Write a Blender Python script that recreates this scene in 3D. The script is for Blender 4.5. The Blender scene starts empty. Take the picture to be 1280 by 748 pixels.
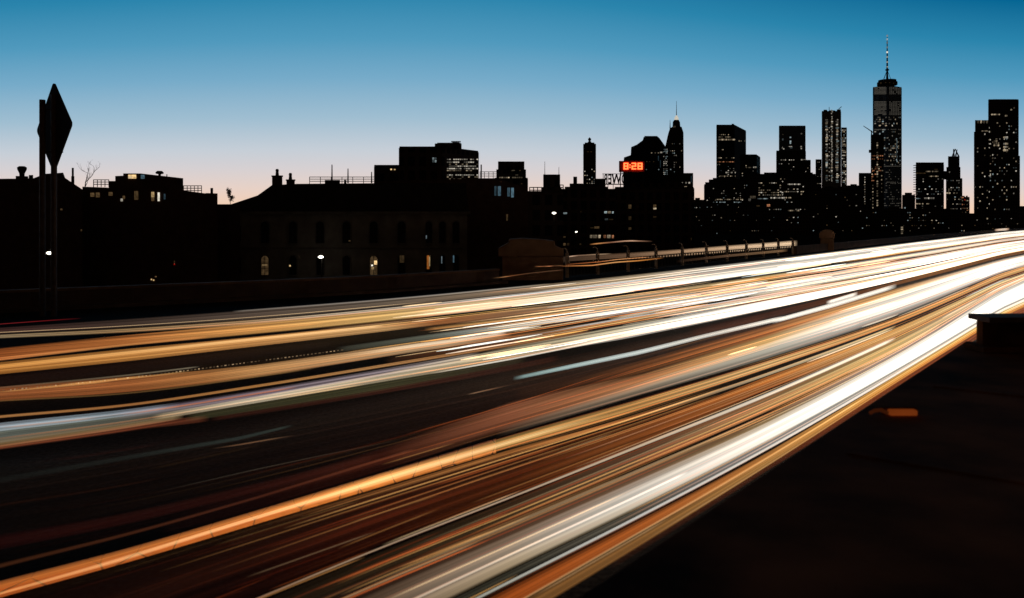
import bpy, bmesh, math, random
from mathutils import Vector, Matrix

# ------------------------------------------------------------------ camera, sky, exposure
sc = bpy.context.scene
C = sc.collection
F, HZ, CX, CAMZ = 1014.0, 280.0, 640.0, 3.4          # focal length in photo pixels, horizon row, centre column, eye height above the road
cam = bpy.data.cameras.new('camera')
cam.sensor_width = 36.0
cam.lens = F / 1280.0 * 36.0
cam.shift_y = -94.0 / 1280.0
cam.clip_start, cam.clip_end = 0.05, 30000
camo = bpy.data.objects.new('camera', cam)
C.objects.link(camo)
camo.location = (0, 0, CAMZ)
camo.rotation_euler = (math.radians(90), 0, 0)
cam.dof.use_dof = True
cam.dof.focus_distance = 55.0
cam.dof.aperture_fstop = 1.9
sc.camera = camo

def S(r, g, b, k=1.0):
    f = lambda c: (c / 255 / 12.92) if c <= 10 else ((c / 255 + 0.055) / 1.055) ** 2.4
    return (f(r) * k, f(g) * k, f(b) * k)

wd = bpy.data.worlds.new('World')
sc.world = wd
wd.use_nodes = True
nt = wd.node_tree
N, L = nt.nodes, nt.links
N.clear()
def wn(t, **kw):
    n = N.new(t)
    for k, v in kw.items():
        setattr(n, k, v)
    return n
def wm(op, a, b=None, c=None):
    n = wn('ShaderNodeMath', operation=op)
    for i, v in enumerate((a, b, c)):
        if v is None:
            continue
        if isinstance(v, (int, float)):
            n.inputs[i].default_value = v
        else:
            L.new(v, n.inputs[i])
    return n.outputs[0]
tc = wn('ShaderNodeTexCoord')
sep = wn('ShaderNodeSeparateXYZ')
L.new(tc.outputs['Generated'], sep.inputs[0])
X_, Y_, Z_ = sep.outputs
hl = wm('SQRT', wm('ADD', wm('MULTIPLY', X_, X_), wm('MULTIPLY', Y_, Y_)))
hl = wm('MAXIMUM', hl, 1e-4)
GA = math.radians(-6)                                 # the sun went down near the middle of the view
dotg = wm('DIVIDE', wm('ADD', wm('MULTIPLY', X_, math.sin(GA)), wm('MULTIPLY', Y_, math.cos(GA))), hl)
away = wm('SUBTRACT', 1.0, dotg)
e_ = wm('MULTIPLY', Z_, wm('ADD', 1.0, wm('MULTIPLY', away, 2.2)))
ramp = wn('ShaderNodeValToRGB')
L.new(e_, ramp.inputs[0])
stops = [(0.0, S(246, 196, 160)), (0.022, S(243, 207, 180)), (0.045, S(230, 209, 199)), (0.068, S(214, 208, 210)), (0.09, S(198, 206, 215)), (0.128, S(160, 190, 209)),
         (0.175, S(119, 171, 201)), (0.22, S(80, 153, 189)), (0.272, S(42, 132, 172)), (0.335, S(4, 101, 146)), (0.44, (0.003, 0.02, 0.042)), (0.64, (0.002, 0.004, 0.006)), (1.0, (0.003, 0.002, 0.0014))]
cr = ramp.color_ramp
cr.interpolation = 'LINEAR'
while len(cr.elements) < len(stops):
    cr.elements.new(0.5)
for el, (p, c) in zip(cr.elements, stops):
    el.position = p
    el.color = (*c, 1)
mr = wn('ShaderNodeMapRange')
mr.inputs['From Min'].default_value = -0.35
mr.inputs['From Max'].default_value = 0.55
mr.inputs['To Min'].default_value = 0.008
mr.inputs['To Max'].default_value = 1.0
L.new(dotg, mr.inputs['Value'])
mx = wn('ShaderNodeMix', data_type='RGBA', blend_type='MULTIPLY')
mx.inputs[0].default_value = 1
L.new(ramp.outputs[0], mx.inputs[6])
L.new(mr.outputs[0], mx.inputs[7])
inv = wm('SUBTRACT', 1.0, mr.outputs[0])
cg = wn('ShaderNodeMix', data_type='RGBA', blend_type='ADD')
cg.inputs[7].default_value = (0.024, 0.0145, 0.0085, 1)
L.new(inv, cg.inputs[0])
L.new(mx.outputs[2], cg.inputs[6])
bg = wn('ShaderNodeBackground')
bg.inputs['Strength'].default_value = 1.0
L.new(cg.outputs[2], bg.inputs['Color'])
out = wn('ShaderNodeOutputWorld')
L.new(bg.outputs[0], out.inputs[0])

vs = sc.view_settings
sc.display_settings.display_device = 'sRGB'
vs.view_transform = 'Standard'
vs.look = 'None'
vs.exposure = 0
vs.gamma = 1
vs.use_curve_mapping = False
cy = sc.cycles
cy.transparent_max_bounces = 96
cy.max_bounces = 5
cy.diffuse_bounces = 2
cy.glossy_bounces = 2
cy.use_denoising = True
cy.sample_clamp_indirect = 6

# ------------------------------------------------------------------ helpers
def px(x, y, Y):                                      # a point seen at photo pixel (x, y) at distance Y
    return Vector(((x - CX) / F * Y, Y, CAMZ + (HZ - y) / F * Y))
def on_plane(x, y, z=0.0):                            # where the ray through (x, y) meets height z
    Y = (CAMZ - z) * F / max(y - HZ, 0.6)
    return Vector(((x - CX) / F * Y, Y, z))

def mat(name, base, rough=0.7, metal=0.0, var=0.25, scale=1.0, bump=0.0, spec=0.4):
    m = bpy.data.materials.new(name)
    m.use_nodes = True
    t = m.node_tree
    b = t.nodes['Principled BSDF']
    b.inputs['Roughness'].default_value = rough
    b.inputs['Metallic'].default_value = metal
    b.inputs['Specular IOR Level'].default_value = spec
    co = t.nodes.new('ShaderNodeTexCoord')
    nz = t.nodes.new('ShaderNodeTexNoise')
    nz.inputs['Scale'].default_value = scale
    nz.inputs['Detail'].default_value = 6
    t.links.new(co.outputs['Object'], nz.inputs['Vector'])
    r = t.nodes.new('ShaderNodeValToRGB')
    r.color_ramp.elements[0].position = 0.3
    r.color_ramp.elements[1].position = 0.7
    r.color_ramp.elements[0].color = (*[c * (1 - var) for c in base], 1)
    r.color_ramp.elements[1].color = (*[min(1, c * (1 + var)) for c in base], 1)
    t.links.new(nz.outputs[0], r.inputs[0])
    t.links.new(r.outputs[0], b.inputs['Base Color'])
    if bump:
        bp = t.nodes.new('ShaderNodeBump')
        bp.inputs['Strength'].default_value = bump
        bp.inputs['Distance'].default_value = 0.02
        t.links.new(nz.outputs[0], bp.inputs['Height'])
        t.links.new(bp.outputs[0], b.inputs['Normal'])
    return m

def facade(name, wall, glass, bw=3.2, bh=3.6, mortar=0.32):
    """masonry wall with rows of unlit panes (a brick grid: bricks are panes, mortar is wall)"""
    m = bpy.data.materials.new(name)
    m.use_nodes = True
    t = m.node_tree
    b = t.nodes['Principled BSDF']
    b.inputs['Roughness'].default_value = 0.85
    b.inputs['Specular IOR Level'].default_value = 0.1
    co = t.nodes.new('ShaderNodeTexCoord')
    sp = t.nodes.new('ShaderNodeSeparateXYZ')
    t.links.new(co.outputs['Object'], sp.inputs[0])
    ad = t.nodes.new('ShaderNodeMath')
    t.links.new(sp.outputs[0], ad.inputs[0])
    t.links.new(sp.outputs[1], ad.inputs[1])
    cb = t.nodes.new('ShaderNodeCombineXYZ')
    t.links.new(ad.outputs[0], cb.inputs[0])
    t.links.new(sp.outputs[2], cb.inputs[1])
    br = t.nodes.new('ShaderNodeTexBrick')
    br.offset = 0
    br.inputs['Scale'].default_value = 1
    br.inputs['Brick Width'].default_value = bw
    br.inputs['Row Height'].default_value = bh
    br.inputs['Mortar Size'].default_value = mortar
    br.inputs['Mortar Smooth'].default_value = 0
    br.inputs['Color1'].default_value = (*glass, 1)
    br.inputs['Color2'].default_value = (*[c * 0.6 for c in glass], 1)
    br.inputs['Mortar'].default_value = (*wall, 1)
    t.links.new(cb.outputs[0], br.inputs['Vector'])
    t.links.new(br.outputs['Color'], b.inputs['Base Color'])
    return m

def emis(name, col, k=1.0, vary=0.6, sampling=False):
    """a lit pane or lamp; each object draws its own brightness"""
    m = bpy.data.materials.new(name)
    m.use_nodes = True
    t = m.node_tree
    t.nodes.clear()
    o = t.nodes.new('ShaderNodeOutputMaterial')
    e = t.nodes.new('ShaderNodeEmission')
    e.inputs['Color'].default_value = (*col, 1)
    oi = t.nodes.new('ShaderNodeObjectInfo')
    r = t.nodes.new('ShaderNodeMapRange')
    r.inputs['To Min'].default_value = k * (1 - vary)
    r.inputs['To Max'].default_value = k * (1 + vary * 1.4)
    sq = t.nodes.new('ShaderNodeMath')
    sq.operation = 'POWER'
    sq.inputs[1].default_value = 2.2
    t.links.new(oi.outputs['Random'], sq.inputs[0])
    t.links.new(sq.outputs[0], r.inputs['Value'])
    co = t.nodes.new('ShaderNodeTexCoord')
    nz = t.nodes.new('ShaderNodeTexNoise')               # curtains, furniture: the room behind is not evenly bright
    nz.inputs['Scale'].default_value = 2.3
    t.links.new(co.outputs['Object'], nz.inputs['Vector'])
    r2 = t.nodes.new('ShaderNodeMapRange')
    r2.inputs['From Min'].default_value = 0.3
    r2.inputs['From Max'].default_value = 0.7
    r2.inputs['To Min'].default_value = 1 - vary
    r2.inputs['To Max'].default_value = 1 + 0.3 * vary
    t.links.new(nz.outputs[0], r2.inputs['Value'])
    mu = t.nodes.new('ShaderNodeMath')
    mu.operation = 'MULTIPLY'
    t.links.new(r.outputs[0], mu.inputs[0])
    t.links.new(r2.outputs[0], mu.inputs[1])
    t.links.new(mu.outputs[0], e.inputs['Strength'])
    t.links.new(e.outputs[0], o.inputs[0])
    m.cycles.emission_sampling = 'AUTO' if sampling else 'NONE'
    return m

M = dict(
    asphalt=mat('asphalt', (0.016, 0.0145, 0.0135), 1.0, var=0.5, scale=14, bump=0.6, spec=0.03),
    ground=mat('earth', (0.02, 0.017, 0.014), 1.0, scale=0.1, spec=0.0),
    concrete=mat('concrete', (0.075, 0.05, 0.04), 0.85, scale=1.2, bump=0.3, spec=0.2),
    sandstone=mat('sandstone', (0.17, 0.095, 0.055), 0.85, scale=1.5, bump=0.5, spec=0.2),
    steel=mat('painted_steel', (0.17, 0.062, 0.026), 1.0, metal=0.0, var=0.8, scale=1.6, bump=0.2, spec=0.05),
    rust=mat('rust', (0.42, 0.13, 0.03), 0.8, var=0.5, scale=20),
    dull=mat('dull_grey', (0.03, 0.027, 0.025), 0.9, scale=4, spec=0.05),
    pole=mat('galvanised_pole', (0.06, 0.038, 0.03), 0.6, scale=5, spec=0.2),
    signback=mat('sign_back', (0.02, 0.017, 0.016), 0.9, scale=3, spec=0.2),
    paint_y=mat('yellow_paint', (0.75, 0.34, 0.075), 0.7, var=0.22, scale=7, bump=0.3),
    stone_pale=mat('pale_stone', (0.17, 0.155, 0.14), 0.9, scale=0.6, bump=0.4, spec=0.1),
    stone_trim=mat('stone_trim', (0.12, 0.11, 0.10), 0.9, scale=0.8, spec=0.1),
    slate=mat('slate', (0.025, 0.022, 0.022), 0.9, scale=1.0, spec=0.1),
    brick=mat('brick', (0.07, 0.04, 0.03), 0.9, scale=1.0, spec=0.1),
    glass=mat('dark_glass', (0.008, 0.009, 0.010), 0.25, var=0.2, scale=1.0, spec=0.25),
    bark=mat('bark', (0.05, 0.035, 0.025), 0.9, scale=8),
    leaf=mat('leaf', (0.06, 0.05, 0.03), 0.8, scale=2),
    fac_brick=facade('brick_facade', (0.05, 0.032, 0.026), (0.012, 0.012, 0.014), 2.6, 3.2, 0.5),
    fac_stone=facade('stone_facade', (0.05, 0.044, 0.040), (0.012, 0.013, 0.015), 3.0, 3.6, 0.45),
    fac_sheen=facade('sheen_facade', (0.11, 0.15, 0.20), (0.05, 0.08, 0.12), 2.4, 4.0, 0.5),  # bluish sky sheen put into the wall and pane colours
    fac_ribs=facade('ribbed_facade', (0.16, 0.17, 0.17), (0.03, 0.035, 0.04), 3.0, 3.2, 0.9),
    fence_post=mat('weathered_post', (0.24, 0.19, 0.15), 0.8, scale=5, spec=0.1),
    fac_glass=facade('glass_facade', (0.020, 0.024, 0.030), (0.010, 0.014, 0.020), 2.0, 4.0, 0.25),
    warm=emis('lit_warm', S(255, 214, 150), 0.75),
    white=emis('lit_white', S(255, 246, 226), 0.85),
    cool=emis('lit_cool', S(190, 214, 226), 0.55),
    blue=emis('lit_blue', S(120, 160, 180), 0.30),
    orange=emis('lit_orange', S(255, 150, 66), 0.75),
    dim=emis('lit_dim', S(200, 160, 110), 0.14),
    red=emis('lit_red', S(255, 40, 30), 0.8),
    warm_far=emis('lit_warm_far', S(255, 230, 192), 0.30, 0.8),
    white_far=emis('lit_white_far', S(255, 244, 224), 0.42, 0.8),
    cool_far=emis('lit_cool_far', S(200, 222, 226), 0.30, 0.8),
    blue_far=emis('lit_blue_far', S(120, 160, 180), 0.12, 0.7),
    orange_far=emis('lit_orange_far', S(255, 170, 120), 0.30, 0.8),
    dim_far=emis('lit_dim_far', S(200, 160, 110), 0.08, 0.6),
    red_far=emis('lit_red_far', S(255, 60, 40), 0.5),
    flange=mat('steel_lit_tint', (0.11, 0.06, 0.05), 0.8, var=0.5, scale=6),  # pink light on the girder top, put into the steel colour
    lamp=emis('lamp_glow', (1.0, 0.93, 0.76), 6.0, vary=0.0, sampling=True),
    clock=emis('clock_glow', (1.0, 0.135, 0.035), 3.2, vary=0.0, sampling=True),
)

def skew(xs):
    """side walls follow the side streets, which fan out from the bridge"""
    if max(xs) < CX: return (max(xs) - CX) / F
    if min(xs) > CX: return (min(xs) - CX) / F
    return 0.0
class MB:
    """collects simple shapes in world space, then links them as ONE mesh object"""
    def __init__(self):
        self.v, self.f = [], []
    def add(self, vs, fs):
        o = len(self.v)
        self.v += [Vector(p) for p in vs]
        self.f += [[i + o for i in f] for f in fs]
        return self
    def prism(self, plan, z0, z1, scale=1.0):
        n = len(plan)
        cx = sum(p[0] for p in plan) / n
        cyy = sum(p[1] for p in plan) / n
        top = [(cx + (p[0] - cx) * scale, cyy + (p[1] - cyy) * scale, z1) for p in plan]
        vs = [(p[0], p[1], z0) for p in plan] + top
        fs = [[i, (i + 1) % n, n + (i + 1) % n, n + i] for i in range(n)]
        fs += [list(range(n))[::-1], list(range(n, 2 * n))]
        return self.add(vs, fs)
    def box(self, c, s, rz=0.0):
        hx, hy, hz = s[0] / 2, s[1] / 2, s[2] / 2
        ca, sa = math.cos(rz), math.sin(rz)
        pl = [(c[0] + x * ca - y * sa, c[1] + x * sa + y * ca) for x, y in ((-hx, -hy), (hx, -hy), (hx, hy), (-hx, hy))]
        return self.prism(pl, c[2] - hz, c[2] + hz)
    def sil(self, pts, Y, depth):
        """an outline in the facade plane at distance Y, carried back by its real depth along the side street"""
        a = [px(x, y, Y) for x, y in pts]
        n = len(a)
        b = [p + Vector((skew([q[0] for q in pts]) * depth, depth, 0)) for p in a]
        fs = [[i, (i + 1) % n, n + (i + 1) % n, n + i] for i in range(n)]
        fs += [list(range(n))[::-1], list(range(n, 2 * n))]
        return self.add(a + b, fs)
    def tube(self, path, r, n=8, r1=None):
        path = [Vector(p) for p in path]
        m = len(path)
        vs, fs = [], []
        for i, p in enumerate(path):
            d = (path[min(i + 1, m - 1)] - path[max(i - 1, 0)])
            d = d.normalized() if d.length > 1e-9 else Vector((0, 0, 1))
            up = Vector((0, 0, 1)) if abs(d.z) < 0.95 else Vector((1, 0, 0))
            a = d.cross(up).normalized()
            b = a.cross(d).normalized()
            rr = r if r1 is None else r + (r1 - r) * i / max(1, m - 1)
            for k in range(n):
                t = 2 * math.pi * k / n
                vs.append(p + a * math.cos(t) * rr + b * math.sin(t) * rr)
        for i in range(m - 1):
            for k in range(n):
                fs.append([i * n + k, i * n + (k + 1) % n, (i + 1) * n + (k + 1) % n, (i + 1) * n + k])
        fs += [list(range(n))[::-1], [(m - 1) * n + k for k in range(n)]]
        return self.add(vs, fs)
    def lathe(self, c, prof, n=14):
        vs, fs = [], []
        for r, z in prof:
            for k in range(n):
                t = 2 * math.pi * k / n
                vs.append((c[0] + r * math.cos(t), c[1] + r * math.sin(t), c[2] + z))
        for i in range(len(prof) - 1):
            for k in range(n):
                fs.append([i * n + k, i * n + (k + 1) % n, (i + 1) * n + (k + 1) % n, (i + 1) * n + k])
        fs += [list(range(n))[::-1], [(len(prof) - 1) * n + k for k in range(n)]]
        return self.add(vs, fs)
    def build(self, name, m, parent=None, bevel=0.0, smooth=False):
        org = root_pos(parent) if parent else Vector((0, 0, 0))
        me = bpy.data.meshes.new(name)
        me.from_pydata([p - org for p in self.v], [], self.f)
        bm = bmesh.new()
        bm.from_mesh(me)
        bmesh.ops.recalc_face_normals(bm, faces=bm.faces)
        bm.to_mesh(me)
        bm.free()
        me.materials.append(m)
        if smooth:
            for p in me.polygons:
                p.use_smooth = True
        o = bpy.data.objects.new(name, me)
        C.objects.link(o)
        if parent:
            o.parent = parent
        if bevel:
            md = o.modifiers.new('bevel', 'BEVEL')
            md.width = bevel
            md.segments = 2
            md.limit_method = 'ANGLE'
        return o

def root_pos(o):
    p = Vector((0, 0, 0))
    while o:
        p += o.location
        o = o.parent
    return p
def tag(o, label=None, cat=None, group=None, kind=None):
    if label: o['label'] = label
    if cat: o['category'] = cat
    if group: o['group'] = group
    if kind: o['kind'] = kind
    return o
def thing(name, loc, label, cat, group=None):
    o = bpy.data.objects.new(name, None)
    o.empty_display_size = 0.5
    o.location = loc
    C.objects.link(o)
    return tag(o, label, cat, group)

GZ = -6.0                                             # street level below the elevated roadway

# ------------------------------------------------------------------ lit windows
_wmesh = {}
def wmesh(kind):
    if kind not in _wmesh:
        me = bpy.data.meshes.new('window')
        h = 0.5
        v = [(x, y, z) for z in (-h, h) for y in (-h, h) for x in (-h, h)]
        me.from_pydata(v, [], [(0, 2, 3, 1), (4, 5, 7, 6), (0, 1, 5, 4), (2, 6, 7, 3), (0, 4, 6, 2), (1, 3, 7, 5)])
        me.materials.append(M[kind])
        _wmesh[kind] = me
    return _wmesh[kind]
def hit(chain, x):
    k = (x - CX) / F
    for (xa, Ya), (xb, Yb) in zip(chain, chain[1:]):
        if xa - 0.01 <= x <= xb + 0.01:
            ax, bx = (xa - CX) / F * Ya, (xb - CX) / F * Yb
            den = (bx - ax) - k * (Yb - Ya)
            t = (k * Ya - ax) / den if abs(den) > 1e-9 else 0
            return Ya + t * (Yb - Ya), math.atan2(Yb - Ya, bx - ax)
    return chain[0][1], 0.0
def windows(root, chain, wins, mullion=False):
    """wins: (x, y, w, h, kind) in photo pixels on the facade; the 100 largest are parts, the rest one stuff part"""
    wins = sorted(wins, key=lambda w: -w[2] * w[3])
    org = root_pos(root)
    rest = MB()
    for i, (x, y, w, h, kind) in enumerate(wins):
        Y, ang = hit(chain, x)
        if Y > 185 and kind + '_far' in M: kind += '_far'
        p = px(x, y, Y)
        n = Vector((math.sin(ang), -math.cos(ang), 0))
        th = max(0.12, Y * 0.0002)
        p = p + n * th * 0.4
        ww, hh = w * Y / F / max(0.35, math.cos(ang)), h * Y / F
        if i < 100:
            o = bpy.data.objects.new('window', wmesh(kind))
            o.location = p - org
            o.scale = (ww, th, hh)
            o.rotation_euler = (0, 0, ang)
            C.objects.link(o)
            o.parent = root
        else:
            rest.box(p, (ww, th, hh), ang)
    if rest.v:
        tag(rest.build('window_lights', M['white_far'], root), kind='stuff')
def grid(x0, x1, y0, y1, dx, dy, p, kinds, w, h, seed):
    R = random.Random(seed)
    res = []
    ny = max(1, int(round((y1 - y0) / dy)))
    nx = max(1, int(round((x1 - x0) / dx)))
    for j in range(ny + 1):
        rowp = p * R.choice((0.25, 0.6, 1.0, 1.0, 1.6))
        for i in range(nx + 1):
            if R.random() < rowp:
                res.append((x0 + (x1 - x0) * i / nx + R.uniform(-.1, .1), y0 + (y1 - y0) * j / ny, w * R.uniform(.7, 1.25), h * R.uniform(.8, 1.1), R.choice(kinds)))
    return res
def row(x0, x1, y, dx, kind, w, h, p=1.0, seed=1):
    R = random.Random(seed * 77 + int(x0 * 3 + y))
    n = max(1, int(round((x1 - x0) / dx)))
    return [(x0 + (x1 - x0) * i / n, y, w, h, kind) for i in range(n + 1) if R.random() < p]

def tower(label, chain, ytop, depth, fac='fac_stone', tiers=(), wins=(), name='tower', cat='skyscraper', base=GZ, yref=None, cap=True, group='buildings of the skyline'):
    """chain: visible corner columns (photo x, distance), left to right; ytop: roof row at the nearest corner"""
    Yn = min(c[1] for c in chain)
    zt = CAMZ + (HZ - ytop) / F * Yn
    pts = [((x - CX) / F * Y, Y) for x, Y in chain]
    xm = sum(p[0] for p in pts) / len(pts)
    root = thing(name, (xm, Yn, base), label, cat, group)
    Yb = max(p[1] for p in pts) + depth
    if len(pts) == 2:
        k_ = skew([c[0] for c in chain]) * depth
        plan = pts + [(pts[1][0] + k_, pts[1][1] + depth), (pts[0][0] + k_, pts[0][1] + depth)]
    else:                                            # a box seen on its corner: the back corner closes the parallelogram
        a, c, b = pts[0], pts[1], pts[-1]
        plan = [a, c, b, (a[0] + b[0] - c[0], a[1] + b[1] - c[1])] if len(pts) == 3 else pts + [(pts[-1][0], Yb), (pts[0][0], Yb)]
    MB().prism(plan, base, zt).build('wall', M[fac], root)
    if cap:
        n = len(plan)
        cx = sum(p[0] for p in plan) / n
        cyy = sum(p[1] for p in plan) / n
        rp = [(cx + (p[0] - cx) * 0.985, cyy + (p[1] - cyy) * 0.985) for p in plan]
        MB().prism(rp, zt, zt + 0.35 * Yn / 400 + 0.2).build('roof', M['dull'], root)
    for (x0, x1, yt, dY, dp) in tiers:               # set-back storeys on top
        Y = Yn + dY
        zb = zt
        z1 = CAMZ + (HZ - yt) / F * Y
        k_ = skew((x0, x1)) * dp
        p = [((x0 - CX) / F * Y, Y), ((x1 - CX) / F * Y, Y), ((x1 - CX) / F * Y + k_, Y + dp), ((x0 - CX) / F * Y + k_, Y + dp)]
        MB().prism(p, zb, z1).build('setback', M[fac], root)
    if wins:
        windows(root, chain, wins)
    return root

# ------------------------------------------------------------------ ground, roadway
MB().add([(-9000, -3000, GZ), (9000, -3000, GZ), (9000, 14000, GZ), (-9000, 14000, GZ)], [[0, 1, 2, 3]]).build('ground', M['ground'])
tag(bpy.data.objects['ground'], kind='structure')

EDGE = [(-420, 404), (-200, 399), (-60, 393), (0, 390), (160, 382), (320, 374), (480, 365), (600, 356), (705, 347.5), (780, 340.5), (860, 331.5), (930, 324.5), (995, 318), (1060, 310.5), (1130, 302), (1200, 294.2), (1280, 287.2), (1330, 284.6)]
edge3 = [on_plane(x, y) for x, y in EDGE]
def edge_at(x):
    for (xa, ya), (xb, yb) in zip(EDGE, EDGE[1:]):
        if xa <= x <= xb:
            t = (x - xa) / (xb - xa)
            return on_plane(x, ya + (yb - ya) * t)
    return edge3[-1]
u = Vector((math.sin(math.radians(37.9)), math.cos(math.radians(37.9)), 0))
nrm = Vector((u.y, -u.x, 0))
def st(s, t, z=0.0):
    p = u * s + nrm * t
    return Vector((p.x, p.y, z))
rb = MB()
left = [p + Vector((-0.6, 1.2, 0)) for p in edge3]
right = []
for p in left:
    s = p.dot(u)
    right.append(st(max(s, -30) , 5.0))
right[0] = st(-30, 5.0)
n = len(left)
vs = left + right + [p + Vector((0, 0, -1.2)) for p in left] + [p + Vector((0, 0, -1.2)) for p in right]
fs = []
for i in range(n - 1):
    fs += [[i, n + i, n + i + 1, i + 1], [2 * n + i, 2 * n + i + 1, 3 * n + i + 1, 3 * n + i],
           [i, i + 1, 2 * n + i + 1, 2 * n + i], [n + i, 3 * n + i, 3 * n + i + 1, n + i + 1]]
rb.add(vs, fs)
tag(rb.build('road', M['asphalt']), kind='structure')

# ------------------------------------------------------------------ guide curves of the traffic (photo rows at photo columns)
GXS = [0, 160, 320, 480, 640, 800, 960, 1120, 1250]
G = [
    [410, 399, 386, 375, 360, 342, 324, 305.5, 290.5],
    [420, 410, 401, 387, 369, 351, 329, 310, 293.2],
    [452, 437, 421, 403, 384.5, 365, 343, 318, 298.5],
    [468, 455, 433, 414, 397, 378, 351, 327, 304],
    [489, 473, 450, 430, 410, 386, 358, 333, 308],
    [503, 490, 468, 446, 427, 394, 366, 340, 311.5],
    [521, 505, 480, 456, 431, 402, 373, 344.5, 314.5],
    [553, 534, 504, 476, 451, 420.5, 388, 352, 319],
    [640, 608, 575, 545, 505, 445, 402, 358, 324],
    [728, 682, 637, 591, 543, 500, 448, 398, 343],
    [748, 703, 655, 607, 560, 516, 460, 405, 349],
    [880, 815, 750, 682, 623, 557, 493, 422, 357],
    [944, 875, 806, 738, 674, 600, 527, 448, 364],
    [1040, 955, 872, 790, 706, 634, 552, 462, 386],
    [1070, 980, 890, 806, 722, 643, 562, 467, 389],
    [1160, 1065, 968, 872, 776, 680, 585, 478, 397],
]
import numpy as np
_wt = np.array([1, 1, 1.2, 1.5, 2, 3, 5, 9, 16.0])
GP = [np.polyfit(np.array(GXS, float) / 640 - 1, np.array(g), 4, w=_wt) for g in G]
G = [[float(np.polyval(p, x / 640 - 1)) * 0.75 + 0.25 * y for x, y in zip(GXS, g)] for p, g in zip(GP, G)]
def gy1(g, x):
    if x <= GXS[0]:
        return g[0] + (g[1] - g[0]) / 160.0 * x
    if x >= GXS[-1]:
        return max(281.5, g[-1] + (g[-1] - g[-2]) / 130.0 * 0.75 * (x - 1250))
    for i in range(len(GXS) - 1):
        if GXS[i] <= x <= GXS[i + 1]:
            h = GXS[i + 1] - GXS[i]
            t = (x - GXS[i]) / h
            def sl(k):
                if k == 0: return (g[1] - g[0]) / (GXS[1] - GXS[0])
                if k == len(g) - 1: return (g[-1] - g[-2]) / (GXS[-1] - GXS[-2])
                return (g[k + 1] - g[k - 1]) / (GXS[k + 1] - GXS[k - 1])
            m0, m1 = sl(i) * h, sl(i + 1) * h
            t2, t3 = t * t, t * t * t
            return (2 * t3 - 3 * t2 + 1) * g[i] + (t3 - 2 * t2 + t) * m0 + (-2 * t3 + 3 * t2) * g[i + 1] + (t3 - t2) * m1
def gy(v, x):
    if v <= 0:
        return gy1(G[0], x) + v * (gy1(G[1], x) - gy1(G[0], x))
    if v >= 15:
        return gy1(G[15], x) + (v - 15) * (gy1(G[15], x) - gy1(G[14], x))
    i = int(v)
    a, b = gy1(G[i], x), gy1(G[min(i + 1, 15)], x)
    return a + (b - a) * (v - i)

# ------------------------------------------------------------------ light of the passing headlamps
def glow_mat():
    m = bpy.data.materials.new('headlamp_light')
    m.use_nodes = True
    t = m.node_tree
    t.nodes.clear()
    o = t.nodes.new('ShaderNodeOutputMaterial')
    at = t.nodes.new('ShaderNodeAttribute')
    at.attribute_name = 'glow'
    uv = t.nodes.new('ShaderNodeUVMap')
    def noise(su, sv, lo, hi, det=3):
        mp = t.nodes.new('ShaderNodeMapping')
        mp.inputs['Scale'].default_value = (su, sv, 1)
        t.links.new(uv.outputs[0], mp.inputs['Vector'])
        nz = t.nodes.new('ShaderNodeTexNoise')
        nz.noise_dimensions = '2D'
        nz.inputs['Scale'].default_value = 1
        nz.inputs['Detail'].default_value = det
        t.links.new(mp.outputs[0], nz.inputs['Vector'])
        r = t.nodes.new('ShaderNodeMapRange')
        r.inputs['From Min'].default_value = 0.3
        r.inputs['From Max'].default_value = 0.7
        r.inputs['To Min'].default_value = lo
        r.inputs['To Max'].default_value = hi
        t.links.new(nz.outputs[0], r.inputs['Value'])
        return r.outputs[0]
    a = noise(0.008, 9.0, 0.22, 1.8)
    b = noise(0.02, 30.0, 0.45, 1.6, 3)
    mu = t.nodes.new('ShaderNodeMath')
    mu.operation = 'MULTIPLY'
    t.links.new(a, mu.inputs[0])
    t.links.new(b, mu.inputs[1])
    e = t.nodes.new('ShaderNodeEmission')
    t.links.new(at.outputs['Color'], e.inputs['Color'])
    t.links.new(mu.outputs[0], e.inputs['Strength'])
    tr = t.nodes.new('ShaderNodeBsdfTransparent')
    ad = t.nodes.new('ShaderNodeAddShader')
    t.links.new(e.outputs[0], ad.inputs[0])
    t.links.new(tr.outputs[0], ad.inputs[1])
    t.links.new(ad.outputs[0], o.inputs[0])
    m.cycles.emission_sampling = 'NONE'
    return m
GLOW = glow_mat()

def lerp_keys(keys, x):
    if x <= keys[0][0]: return keys[0]
    for a, b in zip(keys, keys[1:]):
        if a[0] <= x <= b[0]:
            t = (x - a[0]) / (b[0] - a[0])
            return (x, a[1] + (b[1] - a[1]) * t, a[2] + (b[2] - a[2]) * t, tuple(p + (q - p) * t for p, q in zip(a[3], b[3])))
    return keys[-1]

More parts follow.
